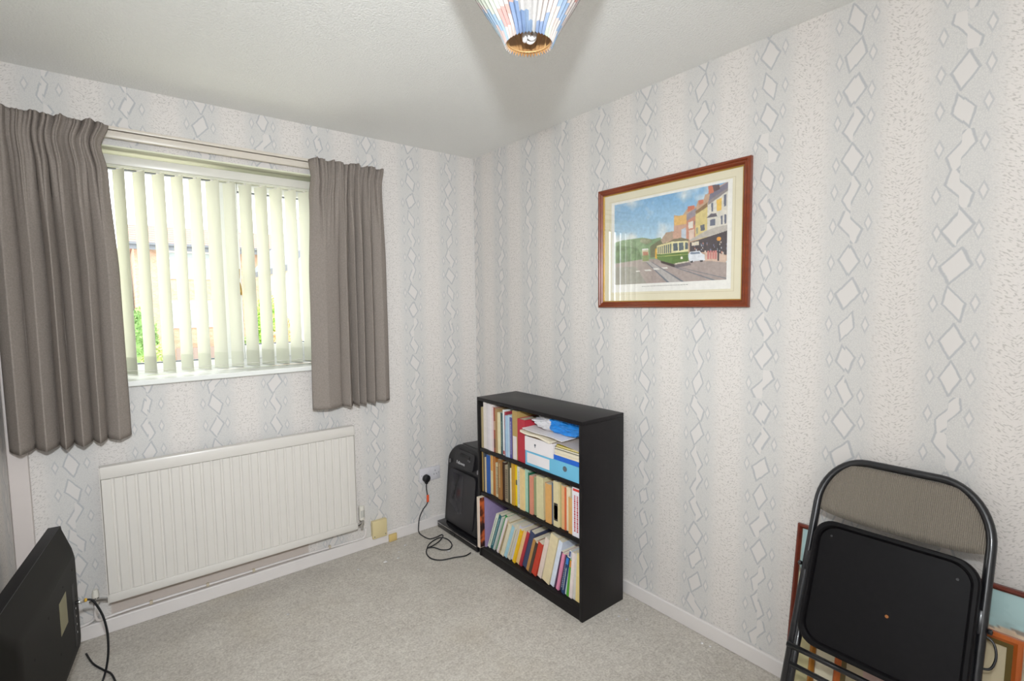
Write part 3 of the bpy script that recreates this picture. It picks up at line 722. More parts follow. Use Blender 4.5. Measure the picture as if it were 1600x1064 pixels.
for look, hx, th, ya, yb, lab in (
    ('blue', '#1e63c9', .022, -1.094, -1.258, 'thick blue paperback lying lowest on the light blue magazine file'),
    ('cream', '#e6d9c0', .013, -1.098, -1.256, 'cream paged book lying on the thick blue paperback'),
    ('white', '#e3dccb', .014, -1.096, -1.252, 'off-white lying book, third up from the light blue file'),
    ('black', '#2d2a27', .012, -1.100, -1.254, 'black covered lying book under the blue and white bag'),
    ('yellow', '#d8c63a', .008, -1.110, -1.250, 'thin yellow-green booklet on top of the lying books')):
    o = thing('book', (-.332, yb, zz), lab, 'book', 'books lying on the blue file'); d = .15; w_ = ya - yb
    c = MB(); c.box(0, d, 0, w_, 0, .0015); c.box(0, d, 0, w_, th - .0015, th); c.box(d - .003, d, 0, w_, .0015, th - .0015)
    if look == 'blue': c.box(-.0, .002, 0, w_, .0015, th - .0015)
    c.build('cover', cover_mat(hx), o); MB().box(.003, d - .004, .002, w_ - .002, .0016, th - .0016).build('pages', M_pages, o)
    zz += th + .0004
M_paper = speck('crumpled_paper', srgb('#e9dfc9'), .7, .04, 20)
def sheet(name, x0, x1, y0, y1, zf, th, matl, label, cat, nx=14, ny=22):
    V, F = [], []
    for s in (0, 1):
        for i in range(nx + 1):
            for j in range(ny + 1):
                x = x0 + (x1 - x0) * i / nx; y = y0 + (y1 - y0) * j / ny
                V.append((x, y, zf(i / nx, j / ny) + (th if s else 0)))
    n1 = (nx + 1) * (ny + 1)
    for i in range(nx):
        for j in range(ny):
            a = i * (ny + 1) + j; q = (a, a + 1, a + ny + 2, a + ny + 1); F.append(q); F.append(tuple(v_ + n1 for v_ in q[::-1]))
    edge = [i * (ny + 1) for i in range(nx + 1)] + [nx * (ny + 1) + j for j in range(1, ny + 1)] + [i * (ny + 1) + ny for i in range(nx - 1, -1, -1)] + [j for j in range(ny - 1, 0, -1)]
    for k in range(len(edge)): a, b = edge[k], edge[(k + 1) % len(edge)]; F.append((a, b, b + n1, a + n1))
    return tag(MB().add(V, F).build(name, matl, smooth_=False, autos=30), label, cat)
sheet('envelope', -.350, -.12, -1.085, -.872, lambda a, b: .7645 + .012 * b + .006 * (1 - a) * math.sin(b * 4) ** 2, .010, M_paper, 'thick cream envelope jutting over the white magazine file', 'envelope')
sheet('envelope', -.346, -.14, -1.16, -.885, lambda a, b: .7875 + .012 * b + .003 * math.sin(b * 6) + .003 * a, .003, speck('white_paper', srgb('#e8e3e2'), .7, .03), 'thin white paper envelope under the grey and blue plastic bag', 'envelope')
sheet('card_sheet', -.340, -.15, -1.258, -1.12, lambda a, b: .7655 + .010 * b * 1.0, .0012, speck('grey_card', srgb('#c4b9b2'), .6, .04), 'grey card sheet lying on the yellow-green booklet', 'card')
def f_bag(b):
    s = xyz(obco()); y = s[1] * -1.0 + (nz(obco(), 14, 2) - .5) * .03
    c = mix(step(y, .165, .172), srgb('#d9d7da'), srgb('#2b86d6'))
    c = mix(step(y, .330, .337), c, srgb('#dfe3e8'))
    return {'Base Color': c}
M_bag = mat('plastic_bag_film', rough=.25, fn=f_bag)
bm = bmesh.new(); bmesh.ops.create_icosphere(bm, subdivisions=5, radius=1)
for v_ in bm.verts:
    p = v_.co.copy(); q = p * 2.1 + Vector((3, 1, 7))
    nn = mnoise.noise(q) * .22 + abs(mnoise.noise(q * 2.7)) * .22 - .1
    p *= 1 + nn
    t_ = (p.y + 1) / 2
    v_.co = Vector((p.x * .085 * (.75 + .25 * t_), p.y * .185, max(p.z, -.85) * (.058 - .010 * t_)))
for v_ in bm.verts: v_.co += Vector((.09, -.195, .040))
mb = MB(); mb.bm(bm)
# keep inside the compartment
mb.v = [(min(max(x_, -.006), .2), min(max(y_, -.378), -.0), min(max(z_, .0), .080)) for x_, y_, z_ in mb.v]
bag = mb.build('plastic_bag', M_bag, autos=28, loc=(-.334, -.884, .7995))
tag(bag, 'crumpled grey, blue and white plastic bag on top of the files', 'bag')

# ------------------------------------------------------------------ painting helper
def blank(W_, H_, c): a = np.zeros((H_, W_, 3), np.float32); a[:] = np.array(c) / 255; return a
def poly(a, pts, c, alpha=1.0):
    H_, W_ = a.shape[:2]; yy, xx = np.mgrid[0:H_, 0:W_]; xx = (xx + .5) / W_; yy = (yy + .5) / H_
    inside = np.zeros((H_, W_), bool); n = len(pts)
    for i in range(n):
        x1, y1 = pts[i]; x2, y2 = pts[(i + 1) % n]
        if y1 == y2: continue
        cnd = ((yy >= min(y1, y2)) & (yy < max(y1, y2))); xi = x1 + (yy - y1) * (x2 - x1) / (y2 - y1)
        inside ^= cnd & (xx < xi)
    a[inside] = a[inside] * (1 - alpha) + np.array(c) / 255 * alpha
def npn(W_, H_, sx, sy, seed):
    r = np.random.RandomState(seed); out = np.zeros((H_, W_))
    amp = 1
    for o in range(4):
        gx, gy = int(sx * 2 ** o) + 2, int(sy * 2 ** o) + 2; g_ = r.rand(gy, gx)
        X_ = np.linspace(0, gx - 1.001, W_); Y_ = np.linspace(0, gy - 1.001, H_); xi = X_.astype(int); yi = Y_.astype(int); fx = X_ - xi; fy = (Y_ - yi)[:, None]
        fx = fx * fx * (3 - 2 * fx); fy = fy * fy * (3 - 2 * fy)
        out += amp * ((g_[yi][:, xi] * (1 - fx) + g_[yi][:, xi + 1] * fx) * (1 - fy) + (g_[yi + 1][:, xi] * (1 - fx) + g_[yi + 1][:, xi + 1] * fx) * fy); amp *= .5
    return out / 1.875

# tram street print
PW, PH = 330, 224
art = blank(PW, PH, (150, 195, 225))
gy = np.linspace(0, 1, PH)[:, None, None]
art[:] = (np.array((112, 168, 214)) / 255) * (1 - gy * 1.6).clip(0, 1) + (np.array((196, 222, 236)) / 255) * (gy * 1.6).clip(0, 1)
cl = npn(PW, PH, 5, 4, 3)[..., None]; xg = np.linspace(0, 1, PW)[None, :, None]
cw = ((cl - .44 - .14 * xg + .05 * gy) * 5).clip(0, 1) * ((.62 - gy) * 8).clip(0, 1)
art = art * (1 - cw * .85) + np.array((236, 236, 232)) / 255 * cw * .85
def Z(x, y):
    s = (x - 170) / 1027; tp = 235 - 155 * s; bt = 965 - 20 * s; return (s, (y - tp) / (bt - tp))
def Q(pts, c, al=1.0): poly(art, [Z(*p) for p in pts], c, al)
Q([(160, 580), (260, 555), (380, 545), (470, 538), (560, 555), (640, 540), (700, 640), (660, 740), (160, 760)], (122, 150, 110))
Q([(450, 545), (540, 552), (560, 580), (500, 600), (440, 575)], (165, 150, 128), .6)
Q([(160, 600), (300, 610), (430, 640), (470, 760), (160, 780)], (96, 128, 84))
tn = npn(PW, PH, 30, 22, 8)[..., None]
msk = np.zeros((PH, PW), bool); tmp = blank(PW, PH, (0, 0, 0)); poly(tmp, [Z(*p) for p in [(160, 560), (480, 560), (640, 560), (620, 740), (160, 900)]], (255, 255, 255)); msk = tmp[..., 0] > .5
art[msk] = (art * (.75 + .5 * tn))[msk]
Q([(160, 770), (470, 735), (600, 735), (1000, 760), (1200, 790), (1200, 970), (160, 985)], (166, 150, 145))
Q([(160, 800), (400, 800), (520, 975), (160, 985)], (150, 146, 136))
Q([(500, 755), (540, 755), (850, 965), (730, 970)], (178, 172, 170))
for a_ in ([(505, 765), (513, 765), (745, 970), (720, 970)], [(548, 760), (556, 760), (880, 965), (855, 965)], [(640, 770), (648, 770), (1130, 950), (1100, 950)], [(700, 790), (708, 790), (1200, 930), (1200, 938)]): Q(a_, (104, 112, 124))
for a_ in ([(480, 830), (540, 828), (560, 842), (500, 845)], [(570, 822), (620, 820), (640, 832), (585, 836)], [(400, 838), (440, 836), (445, 848), (405, 850)], [(650, 812), (700, 812), (715, 826), (670, 826)]): Q(a_, (228, 226, 220))
# terrace, receding to the left
Q([(640, 600), (660, 540), (700, 500), (760, 490), (760, 345), (830, 360), (870, 300), (900, 275), (950, 280), (965, 225), (1010, 220), (1020, 180), (1050, 170), (1060, 105), (1090, 110), (1110, 120), (1205, 75), (1205, 780), (1030, 770), (900, 700), (640, 680)], (196, 160, 132))
Q([(760, 400), (760, 360), (820, 350), (875, 345), (875, 440), (770, 450)], (226, 178, 104))
Q([(760, 440), (875, 430), (875, 560), (700, 590), (690, 520), (760, 500)], (206, 160, 138))
Q([(825, 480), (865, 460), (868, 570), (830, 580)], (190, 200, 214))
Q([(870, 400), (945, 360), (945, 560), (875, 590)], (198, 132, 110)); Q([(885, 420), (925, 405), (925, 470), (888, 475)], (228, 222, 210)); Q([(890, 490), (935, 480), (935, 575), (893, 575)], (222, 196, 180))
Q([(870, 345), (950, 290), (960, 350), (872, 402)], (150, 140, 150))
Q([(945, 340), (1040, 275), (1040, 560), (945, 580)], (216, 196, 128)); Q([(985, 450), (1020, 440), (1022, 495), (990, 500)], (88, 92, 104)); Q([(950, 470), (965, 465), (968, 520), (954, 522)], (150, 150, 130))
Q([(945, 320), (1040, 250), (1045, 285), (948, 350)], (134, 104, 70))
Q([(1040, 260), (1205, 140), (1205, 520), (1040, 555)], (222, 216, 204))
Q([(1045, 240), (1205, 110), (1205, 150), (1045, 275)], (140, 130, 132)); Q([(1060, 165), (1205, 78), (1205, 125), (1050, 235)], (116, 112, 132))
Q([(1110, 235), (1150, 215), (1150, 325), (1115, 335)], (236, 190, 84))
for a_ in ([(1070, 260), (1085, 252), (1086, 330), (1072, 336)], [(1165, 195), (1185, 186), (1186, 290), (1168, 296)], [(1145, 375), (1160, 372), (1160, 450), (1147, 452)], [(1172, 365), (1186, 362), (1187, 445), (1174, 448)], [(1062, 405), (1105, 400), (1105, 455), (1064, 460)], [(935, 410), (943, 405), (943, 440), (936, 443)]): Q(a_, (96, 102, 122))
Q([(1035, 385), (1070, 350), (1110, 350), (1118, 380)], (92, 86, 96)); Q([(1030, 500), (1120, 470), (1205, 455), (1205, 505), (900, 590), (900, 575)], (186, 178, 170))
for a_ in ([(1045, 105), (1085, 100), (1088, 165), (1048, 180)], [(880, 275), (935, 268), (935, 300), (880, 325)], [(970, 225), (1005, 220), (1008, 255), (972, 270)]): Q(a_, (206, 112, 84))
Q([(1075, 100), (1130, 100), (1135, 140), (1090, 160)], (92, 74, 78))
Q([(900, 600), (1205, 505), (1205, 720), (1130, 720), (1020, 690), (900, 690)], (66, 58, 64))
Q([(915, 600), (975, 590), (975, 625), (918, 628)], (226, 214, 190))
rr_ = random.Random(4)
for k in range(34):
    x_ = rr_.uniform(930, 1190); y_ = rr_.uniform(600, 700); s_ = rr_.uniform(4, 12); Q([(x_, y_), (x_ + s_, y_), (x_ + s_, y_ + s_ * 2.2), (x_, y_ + s_ * 2.2)], rr_.choice([(214, 150, 130), (120, 130, 160), (222, 206, 190), (90, 60, 60), (180, 190, 200)]))
Q([(1030, 690), (1130, 700), (1190, 730), (1190, 790), (1030, 765)], (214, 184, 164))
for x_ in (1045, 1065, 1085, 1105): Q([(x_, 680), (x_ + 14, 680), (x_ + 14, 755), (x_, 755)], (204, 120, 116))
Q([(1126, 590), (1136, 590), (1137, 775), (1127, 775)], (44, 44, 52)); Q([(1120, 566), (1134, 558), (1148, 566), (1152, 582), (1140, 596), (1124, 594), (1116, 582)], (240, 160, 60))
Q([(620, 600), (690, 500), (750, 490), (755, 560), (640, 610)], (176, 150, 128)); Q([(540, 620), (640, 560), (660, 600), (600, 720), (545, 720)], (110, 112, 84)); Q([(590, 640), (612, 640), (612, 735), (590, 730)], (216, 164, 60))
# second tram
Q([(462, 650), (525, 645), (530, 755), (470, 757)], (206, 196, 164)); Q([(470, 668), (522, 666), (524, 700), (472, 700)], (180, 120, 96)); Q([(466, 700), (527, 700), (530, 750), (470, 752)], (132, 146, 92)); Q([(462, 640), (520, 636), (526, 650), (462, 654)], (232, 232, 226))
# green tram
Q([(605, 612), (745, 575), (745, 690), (608, 700)], (226, 214, 156)); Q([(745, 575), (885, 578), (890, 680), (745, 690)], (230, 222, 168))
for k in range(7):
    x_ = 614 + k * 19; Q([(x_, 628 - k * 4), (x_ + 11, 626 - k * 4), (x_ + 11, 690 - k * 1), (x_, 690 - k * 1)], (92, 106, 104))
for a_ in ([(756, 600), (796, 598), (798, 668), (758, 670)], [(806, 596), (846, 594), (848, 664), (808, 668)], [(860, 596), (884, 598), (886, 656), (862, 660)]): Q(a_, (84, 96, 104))
Q([(606, 694), (745, 688), (745, 790), (612, 740)], (92, 124, 62)); Q([(745, 688), (888, 678), (892, 766), (775, 782), (745, 790)], (84, 114, 52)); Q([(606, 712), (888, 700), (888, 706), (606, 718)], (170, 176, 96))
Q([(700, 590), (760, 560), (830, 552), (893, 570), (893, 582), (745, 584), (606, 616), (606, 606)], (120, 112, 88)); Q([(775, 780), (892, 764), (892, 772), (778, 790)], (220, 214, 190))
Q([(640, 752), (770, 790), (770, 816), (650, 775)], (58, 46, 46)); Q([(770, 795), (900, 775), (915, 800), (800, 822), (770, 815)], (92, 84, 92), .8); Q([(822, 725), (840, 723), (842, 742), (824, 745)], (245, 240, 220))
# car
Q([(893, 700), (905, 680), (985, 678), (1000, 700), (1025, 712), (1028, 765), (905, 772), (893, 750)], (226, 230, 238)); Q([(910, 686), (980, 684), (990, 703), (903, 705)], (126, 140, 160)); Q([(905, 765), (928, 763), (928, 780), (908, 780)], (40, 40, 46)); Q([(985, 762), (1010, 760), (1010, 775), (988, 776)], (40, 40, 46))
art = art * .84 + np.array((206, 200, 186)) / 255 * .16; art *= (.93 + .14 * npn(PW, PH, 60, 40, 5)[..., None]); art = art.clip(0, 1)

# big picture
M_fw = mat('mahogany_frame', rough=.28, fn=lambda b: {'Base Color': mix(nz(vec(xyz(obco())[0] * 30, xyz(obco())[1] * 8, xyz(obco())[2] * 30), 1.0, 4, .6), srgb('#5e2410'), srgb('#93431f'))}, coat=.3)
M_gold = mat('gilt_slip', srgb('#c9a24f'), .35, .7)
M_mount = speck('cream_mount_card', srgb('#e2dac0'), .8, .02, 60)
M_print = print_mat('print_paper', .5)
def frame_mb(w_, h_, fw, prof_):
    """mitred frame lying in local y (width, 0..w) / z (0..h); front towards -x. prof_: list of (inset, x)"""
    mb = MB(); rings = []
    for ins, x_ in prof_: rings.append([(x_, ins, ins), (x_, w_ - ins, ins), (x_, w_ - ins, h_ - ins), (x_, ins, h_ - ins)])
    rings.append(rings[0]); mb.loft(rings, cap=False); return mb
def glass_pane(x_, y0_, y1_, z0_, z1_, parent):
    return MB().add([(x_, y0_, z0_), (x_, y1_, z0_), (x_, y1_, z1_), (x_, y0_, z1_)], [(0, 1, 2, 3)]).build('glass', M_glass, parent)
pw, ph = .740, .560
pf = thing('framed_picture', (-.002, -1.827, 1.385), 'framed street print with a green tram hanging on the right wall', 'picture')
frame_mb(pw, ph, .03, [(0, 0), (0, -.016), (.003, -.021), (.010, -.022), (.014, -.018), (.020, -.019), (.026, -.013), (.028, -.013), (.028, 0)]).build('frame', M_fw, pf, autos=30)
frame_mb(pw, ph, .03, [(.0281, -.003), (.0281, -.0125), (.032, -.0105), (.032, -.003)]).build('gilt_slip', M_gold, pf)
MB().box(-.005, -.001, .0285, pw - .0285, .0285, ph - .0285).build('mount', M_mount, pf)
gl = MB()
for ins in (.062,):
    for a_ in ((ins, pw - ins, ph - ins - .0012, ph - ins), (ins, pw - ins, ins, ins + .0012)): gl.box(-.0056, -.0051, *a_)
    gl.box(-.0056, -.0051, ins, ins + .0012, ins, ph - ins); gl.box(-.0056, -.0051, pw - ins - .0012, pw - ins, ins, ph - ins)
gl.build('mount_ruled_line', speck('ruled_line', srgb('#c9bd96'), .8), pf)
MB().box(-.0062, -.0055, .074, pw - .074, .072, ph - .068).build('print_margin', speck('print_white', srgb('#ece9e2'), .7), pf)
attr_plane('printed_image', (-.0066, pw - .092, .108), (0, -(pw - .184), 0), (0, 0, ph - .108 - .078), art, M_print, pf)
cap = MB(); rr_ = random.Random(9); y_ = .49
while y_ > .26: l_ = rr_.uniform(.004, .012); cap.box(-.0066, -.0063, y_ - l_, y_, .094, .0965); y_ -= l_ + .003
cap.build('caption_line', speck('caption_grey', srgb('#a09c94'), .8), pf)
glass_pane(-.0095, .03, pw - .03, .03, ph - .03, pf)

# ------------------------------------------------------------------ ceiling pendant
lm = thing('pendant_lamp', (-1.176, -1.919, 1.952), 'pleated patchwork fabric lampshade hanging from the ceiling', 'pendant lamp')
NPL, NHS = 44, 14; SH_H = .205; r0, r1 = .0475, .172
rp = random.Random(21)
pal = ['#ecd3cc', '#ead9d2', '#ece6df', '#c4dae2', '#ecc6bb', '#dde2ca', '#f0e2d8', '#e8cfc2']
acc = ['#6f97cc', '#8fb2da', '#e79c86', '#e8907e', '#9cbfdd', '#eba791', '#c9d8b2', '#7f9fd0']
cells = {}
for a_ in range(16):
    sft = rp.random() * 3
    for b_ in range(8): cells[(a_, b_)] = rp.choice(acc) if rp.random() < .36 else rp.choice(pal)
V, F, C = [], [], []
for layer, off in ((0, 0.0), (1, -.0012)):
    for j in range(NHS + 1):
        h = j / NHS; R_ = r0 + (r1 - r0) * h + off
        for i in range(NPL * 2):
            th_ = math.pi * i / NPL; rr2 = R_ * (1 + (.075 if i % 2 else -.02) * (1 - .4 * h))
            V.append((rr2 * math.cos(th_), rr2 * math.sin(th_), SH_H * h + (-.006 if (j == 0 and i % 2) else 0)))
            pl_ = int(i // 2); blk = int((pl_ + j * .9) // 3) % 16; row = int((h * 7.9 + (pl_ % 3) * .33 + .7 * math.sin(pl_ * .7)) % 8)
            C.append(tuple((v_ * .78 + .16) * .42 for v_ in srgb(cells[(blk, row)])) if layer == 0 else srgb('#a87f50'))
n1 = NPL * 2
for layer in (0, 1):
    o_ = layer * n1 * (NHS + 1)
    for j in range(NHS):
        for i in range(n1): F.append((o_ + j * n1 + i, o_ + j * n1 + (i + 1) % n1, o_ + (j + 1) * n1 + (i + 1) % n1, o_ + (j + 1) * n1 + i))
for i in range(n1):
    k = n1 * (NHS + 1); F.append((i, (i + 1) % n1, k + (i + 1) % n1, k + i))
me = bpy.data.meshes.new('lamp_shade'); me.from_pydata(V, [], F)
# colours live on faces so that patches have crisp edges
a_ = me.color_attributes.new('paint', 'FLOAT_COLOR', 'CORNER'); arr = []
for p in me.polygons:
    c_ = C[p.vertices[0] if p.vertices[0] % 2 == 0 else p.vertices[0]]
    for _ in p.loop_indices: arr += [*c_, 1]
a_.data.foreach_set('color', arr)
M_shade = print_mat('pleated_shade_fabric', .6)
me.materials.append(M_shade); so = bpy.data.objects.new('lamp_shade', me); col.objects.link(so); so.parent = lm
M_wire = mat('shade_wire', srgb('#cfa873'), .4, .3)
MB().tube([(.0465 * math.cos(t_ * .2618), .0465 * math.sin(t_ * .2618), .004) for t_ in range(24)], .0012, 6, closed=True).build('bottom_ring', M_wire, lm)
wr = MB()
for k in range(3):
    t_ = k * 2.094; wr.tube([(.045 * math.cos(t_), .045 * math.sin(t_), .004), (.06 * math.cos(t_), .06 * math.sin(t_), .09), (.02 * math.cos(t_), .02 * math.sin(t_), .115)], .0012, 6)
wr.build('shade_carrier', M_wire, lm)
M_bulb = mat('opal_lamp_glass', srgb('#d5d2d0'), .15, coat=.5)
bu = MB()
for k in range(3):
    t_ = k * 1.0472 + .3; c_, s_ = math.cos(t_), math.sin(t_); dx, dy = -s_ * .0095, c_ * .0095
    q = k * 2.0944 + .4; cx_, cy_ = .0085 * math.cos(q), .0085 * math.sin(q); ex, ey = -math.sin(q) * .0085, math.cos(q) * .0085
    bu.tube([(cx_ + ex, cy_ + ey, .075), (cx_ + ex, cy_ + ey, .02), (cx_ + ex * .8, cy_ + ey * .8, .010), (cx_, cy_, .006), (cx_ - ex * .8, cy_ - ey * .8, .010), (cx_ - ex, cy_ - ey, .02), (cx_ - ex, cy_ - ey, .075)], .0055, 10, sub=3)
blb = bu.build('bulb', M_bulb, lm, smooth_=True)
MB().lathe([(.022, .074), (.024, .085), (.022, .105), (.013, .112), (.013, .125)], n=20).build('bulb_base', speck('white_plastic', srgb('#e6e2dc'), .4), blb, autos=40)
MB().lathe([(.018, .1255), (.019, .15), (.010, .165), (.004, .168)], n=16).build('lamp_holder', speck('white_plastic', srgb('#e6e2dc'), .4), lm, autos=40)
MB().tube([(0, 0, .168), (0, 0, .386)], .003, 8).build('flex', speck('white_plastic', (.8, .8, .8)), lm)
MB().lathe([(.045, .3975), (.045, .39), (.03, .378), (.006, .374)], n=24).build('ceiling_rose', speck('white_plastic', (.8, .8, .8)), lm, autos=40)

# ------------------------------------------------------------------ television at the left
M_tvb = mat('television_back', rough=.6, spec=.2, fn=lambda b: {'Base Color': mix(nz(obco(), 6, 3), srgb('#0e0d0b'), srgb('#191713'))})
tvt = thing('television', (-2.075, -.29, 0), 'black flat television seen from behind, standing on the carpet at the left wall', 'television', rot=(0, 0, math.radians(-7.5)))
TW, Z0, Z1 = .72, .115, .615
# local: +y towards window (0 = far edge), -y towards camera, +x = rear
bz = MB(); bz.prism(rrect(-TW, .0, Z0, Z1, .02, 5), 0, -.035, -.002); bz.build('screen_surround', M_black, tvt, autos=30)
o1 = rrect(-TW + .004, -.004, Z0 + .004, Z1 - .004, .02, 5); o2 = rrect(-TW + .05, -.022, Z0 + .035, Z1 - .075, .03, 5); o3 = rrect(-TW + .07, -.035, Z0 + .05, Z1 - .10, .03, 5)
MB().loft([[(-.0018, y, z) for y, z in o1], [(.028, y, z) for y, z in o2], [(.036, y, z) for y, z in o3]]).build('back_shell', M_tvb, tvt, autos=25)
MB().add([(-.0355, -TW + .02, Z0 + .03), (-.0355, -.02, Z0 + .03), (-.0355, -.02, Z1 - .02), (-.0355, -TW + .02, Z1 - .02)], [(0, 1, 2, 3)]).build('screen', mat('screen_glass', (.01, .01, .012), .08), tvt)
MB().box(.036, .0366, -.28, -.19, .33, .44).build('rating_label', speck('pale_label', srgb('#8c8668'), .6, .1, 40), tvt, label='pale rating label on the back')
pt = MB().box(.030, .0368, -.115, -.085, .19, .42).build('port_recess', mat('recess_black', (.004, .004, .004), .6), tvt)
for z in (.24, .27, .30, .33): MB().lathe([(.004, 0), (.004, .004)], (.0368, -.10, z), 0, 10).build('socket_port', M_chrome, pt)
for y, z in ((-.09, .47), (-.22, .47), (-.40, .46), (-.30, .28), (-.55, .42), (-.07, .36)):
    MB().lathe([(.0045, .0362), (.0045, .0368)], (0, y, z), 0, 10).build('screw_hole', mat('hole_black', (.003, .003, .003), .9), tvt)
for z in (.20, .43): MB().lathe([(.004, .0), (.0035, .003)], (.012, -.004, z), 1, 8).build('side_screw', M_chrome, tvt)
MB().box(-.012, .012, -.40, -.32, .014, Z0 + .03, bev=.004).build('stand_neck', M_black, tvt, autos=40)
sb = []
for k in range(36):
    t_ = 2 * math.pi * k / 36; sb.append((.115 * math.cos(t_), -.36 + .20 * math.sin(t_)))
MB().prism(sb, 2, .0005, .014).build('stand_base', mat('stand_gloss', (.012, .012, .014), .12), tvt, autos=40)
MB().box(-.02, .02, -.02, .012, .125, .15, bev=.003).build('corner_bracket', M_black, tvt, autos=40)
ac = thing('aerial_cable', (-2.03, -.38, .34), 'black aerial cable with a metal plug arching from the television to the floor', 'cable')
MB().tube([(-.018, -.012, .008), (.006, -.006, .006)], .0065, 12).build('metal_plug', M_chrome, ac, smooth_=True)
MB().tube([(.007, -.006, .006), (.012, -.004, .005)], .0068, 12).build('yellow_collar', speck('yellow_ring', srgb('#d6a83a'), .4), ac, smooth_=True)
MB().tube([(.012, -.004, .005), (.027, 0, -.004), (.041, 0, -.033), (.056, 0, -.084), (.064, 0, -.150), (.062, .0, -.224), (.052, .0, -.285), (.038, -.01, -.325), (.02, -.05, -.335), (-.02, -.12, -.335)], .0038, 8, sub=5).build('cable_run', M_rubber, ac, smooth_=True)
tag(MB().tube([(-2.045, -.13, .006), (-2.022, -.22, .005), (-1.99, -.29, .005), (-1.965, -.34, .005), (-1.95, -.42, .005)], .0036, 8, sub=5).build('power_lead', M_rubber, smooth_=True), 'thin black lead lying on the carpet behind the television', 'cable')

# ------------------------------------------------------------------ leaning frames
def lean_frame(x0, x1, ytop, zt, w_, label, fw, mf, arr, mount=None, prof_=None, glass=True, slip=None):
    """bottom front edge at x0 on the floor, top at x1; right (window side) edge at y=ytop, width w_ towards -y"""
    L_ = math.hypot(zt, x1 - x0); a = math.atan2(x1 - x0, zt)
    t = thing('picture_frame', (x0, ytop - w_, .001 + .022 * math.sin(a) * 0), label, 'picture frame', 'frames leaning on the right wall', rot=(0, a, 0))
    hh = L_
    frame_mb(w_, hh, fw, [(0, 0), (0, -.014), (.003, -.018), (fw * .55, -.018), (fw, -.011), (fw, 0)]).build('frame', mf, t, autos=30)
    if slip: frame_mb(w_, hh, fw, [(fw + .0002, -.002), (fw + .0002, -.0105), (fw + .012, -.008), (fw + .012, -.002)]).build('inner_slip', slip, t)
    MB().box(-.0045, -.001, fw + .0005, w_ - fw - .0005, fw + .0005, hh - fw - .0005).build('mount', mount or M_mount, t)
    i0 = fw + (.055 if mount else .002)
    attr_plane('printed_image', (-.0052, w_ - i0, i0), (0, -(w_ - 2 * i0), 0), (0, 0, hh - 2 * i0), arr, M_print, t)
    if glass: glass_pane(-.0078, fw, w_ - fw, fw, hh - fw, t)
    return t
a1 = blank(150, 110, (176, 206, 206)); gy = np.linspace(0, 1, 110)[:, None, None]; a1 = a1 * (1 - gy * .1)
nn = npn(150, 110, 14, 10, 12)
for (pts, c) in (([(0, .22), (.08, .26), (.3, .34), (.5, .26), (.62, .165), (.75, .13), (.9, .10), (1, .09), (1, 1), (0, 1)], (150, 138, 128)), ([(.35, .45), (.6, .25), (.75, .2), (1, .15), (1, 1), (.2, 1)], (196, 184, 162)), ([(0, .24), (.08, .28), (.14, .6), (.1, 1), (0, 1)], (206, 198, 150)), ([(.55, .22), (.66, .15), (.75, .18), (.62, .28)], (232, 206, 178))):
    poly(a1, pts, c)
a1[14:] *= (.8 + .4 * nn[..., None])[14:]; a1 = a1.clip(0, 1).astype(np.float32)
M_dark = mat('dark_red_wood', rough=.35, fn=lambda b: {'Base Color': mix(nz(vec(xyz(obco())[0] * 30, xyz(obco())[1] * 6, xyz(obco())[2] * 30), 1.0, 3), srgb('#4f1f14'), srgb('#7c3524'))})
M_ochre = mat('ochre_wood', rough=.35, fn=lambda b: {'Base Color': mix(nz(vec(xyz(obco())[0] * 30, xyz(obco())[1] * 30, xyz(obco())[2] * 6), 1.0, 3), srgb('#8a5519'), srgb('#bb7c2c'))})
M_orange = mat('orange_wood', rough=.3, fn=lambda b: {'Base Color': mix(nz(vec(xyz(obco())[0] * 30, xyz(obco())[1] * 30, xyz(obco())[2] * 6), 1.0, 3), srgb('#93420f'), srgb('#c9692a'))})
lean_frame(-.145, -.047, -2.040, .632, .80, 'large dark red frame with a pale blue landscape leaning behind the folding chair', .014, M_dark, a1)
a2 = blank(60, 80, (228, 216, 190)); poly(a2, [(0, .25), (1, .2), (1, 1), (0, 1)], (214, 198, 170)); a2 *= (.92 + .16 * npn(60, 80, 8, 10, 3)[..., None]).astype(np.float32)
lean_frame(-.205, -.105, -2.130, .600, .385, 'ochre wood frame with a cream mount, between the dark red frame and the orange one', .016, M_ochre, a2.clip(0, 1), mount=M_mount)
a3 = blank(60, 80, (222, 204, 196)); poly(a3, [(0, 0), (.25, 0), (.25, 1), (0, 1)], (206, 176, 166)); poly(a3, [(.3, 0), (1, 0), (1, 1), (.3, 1)], (216, 214, 218)); a3 *= (.95 + .1 * npn(60, 80, 8, 10, 4)[..., None]).astype(np.float32)
lean_frame(-.255, -.140, -2.212, .545, .395, 'orange-brown wood frame with an olive inner slip, frontmost of the leaning frames', .018, M_orange, a3.clip(0, 1), mount=speck('sand_mount', srgb('#cdbfa0'), .8, .02), slip=speck('olive_slip', srgb('#5e4c1e'), .5, .1))

# ------------------------------------------------------------------ folding chair
TH = math.atan(.42)
ch = thing('folding_chair', (-.440, -2.328, .0), 'black metal folding chair with a grey padded backrest, folded and leaning on the wall', 'chair', rot=(0, TH, 0))
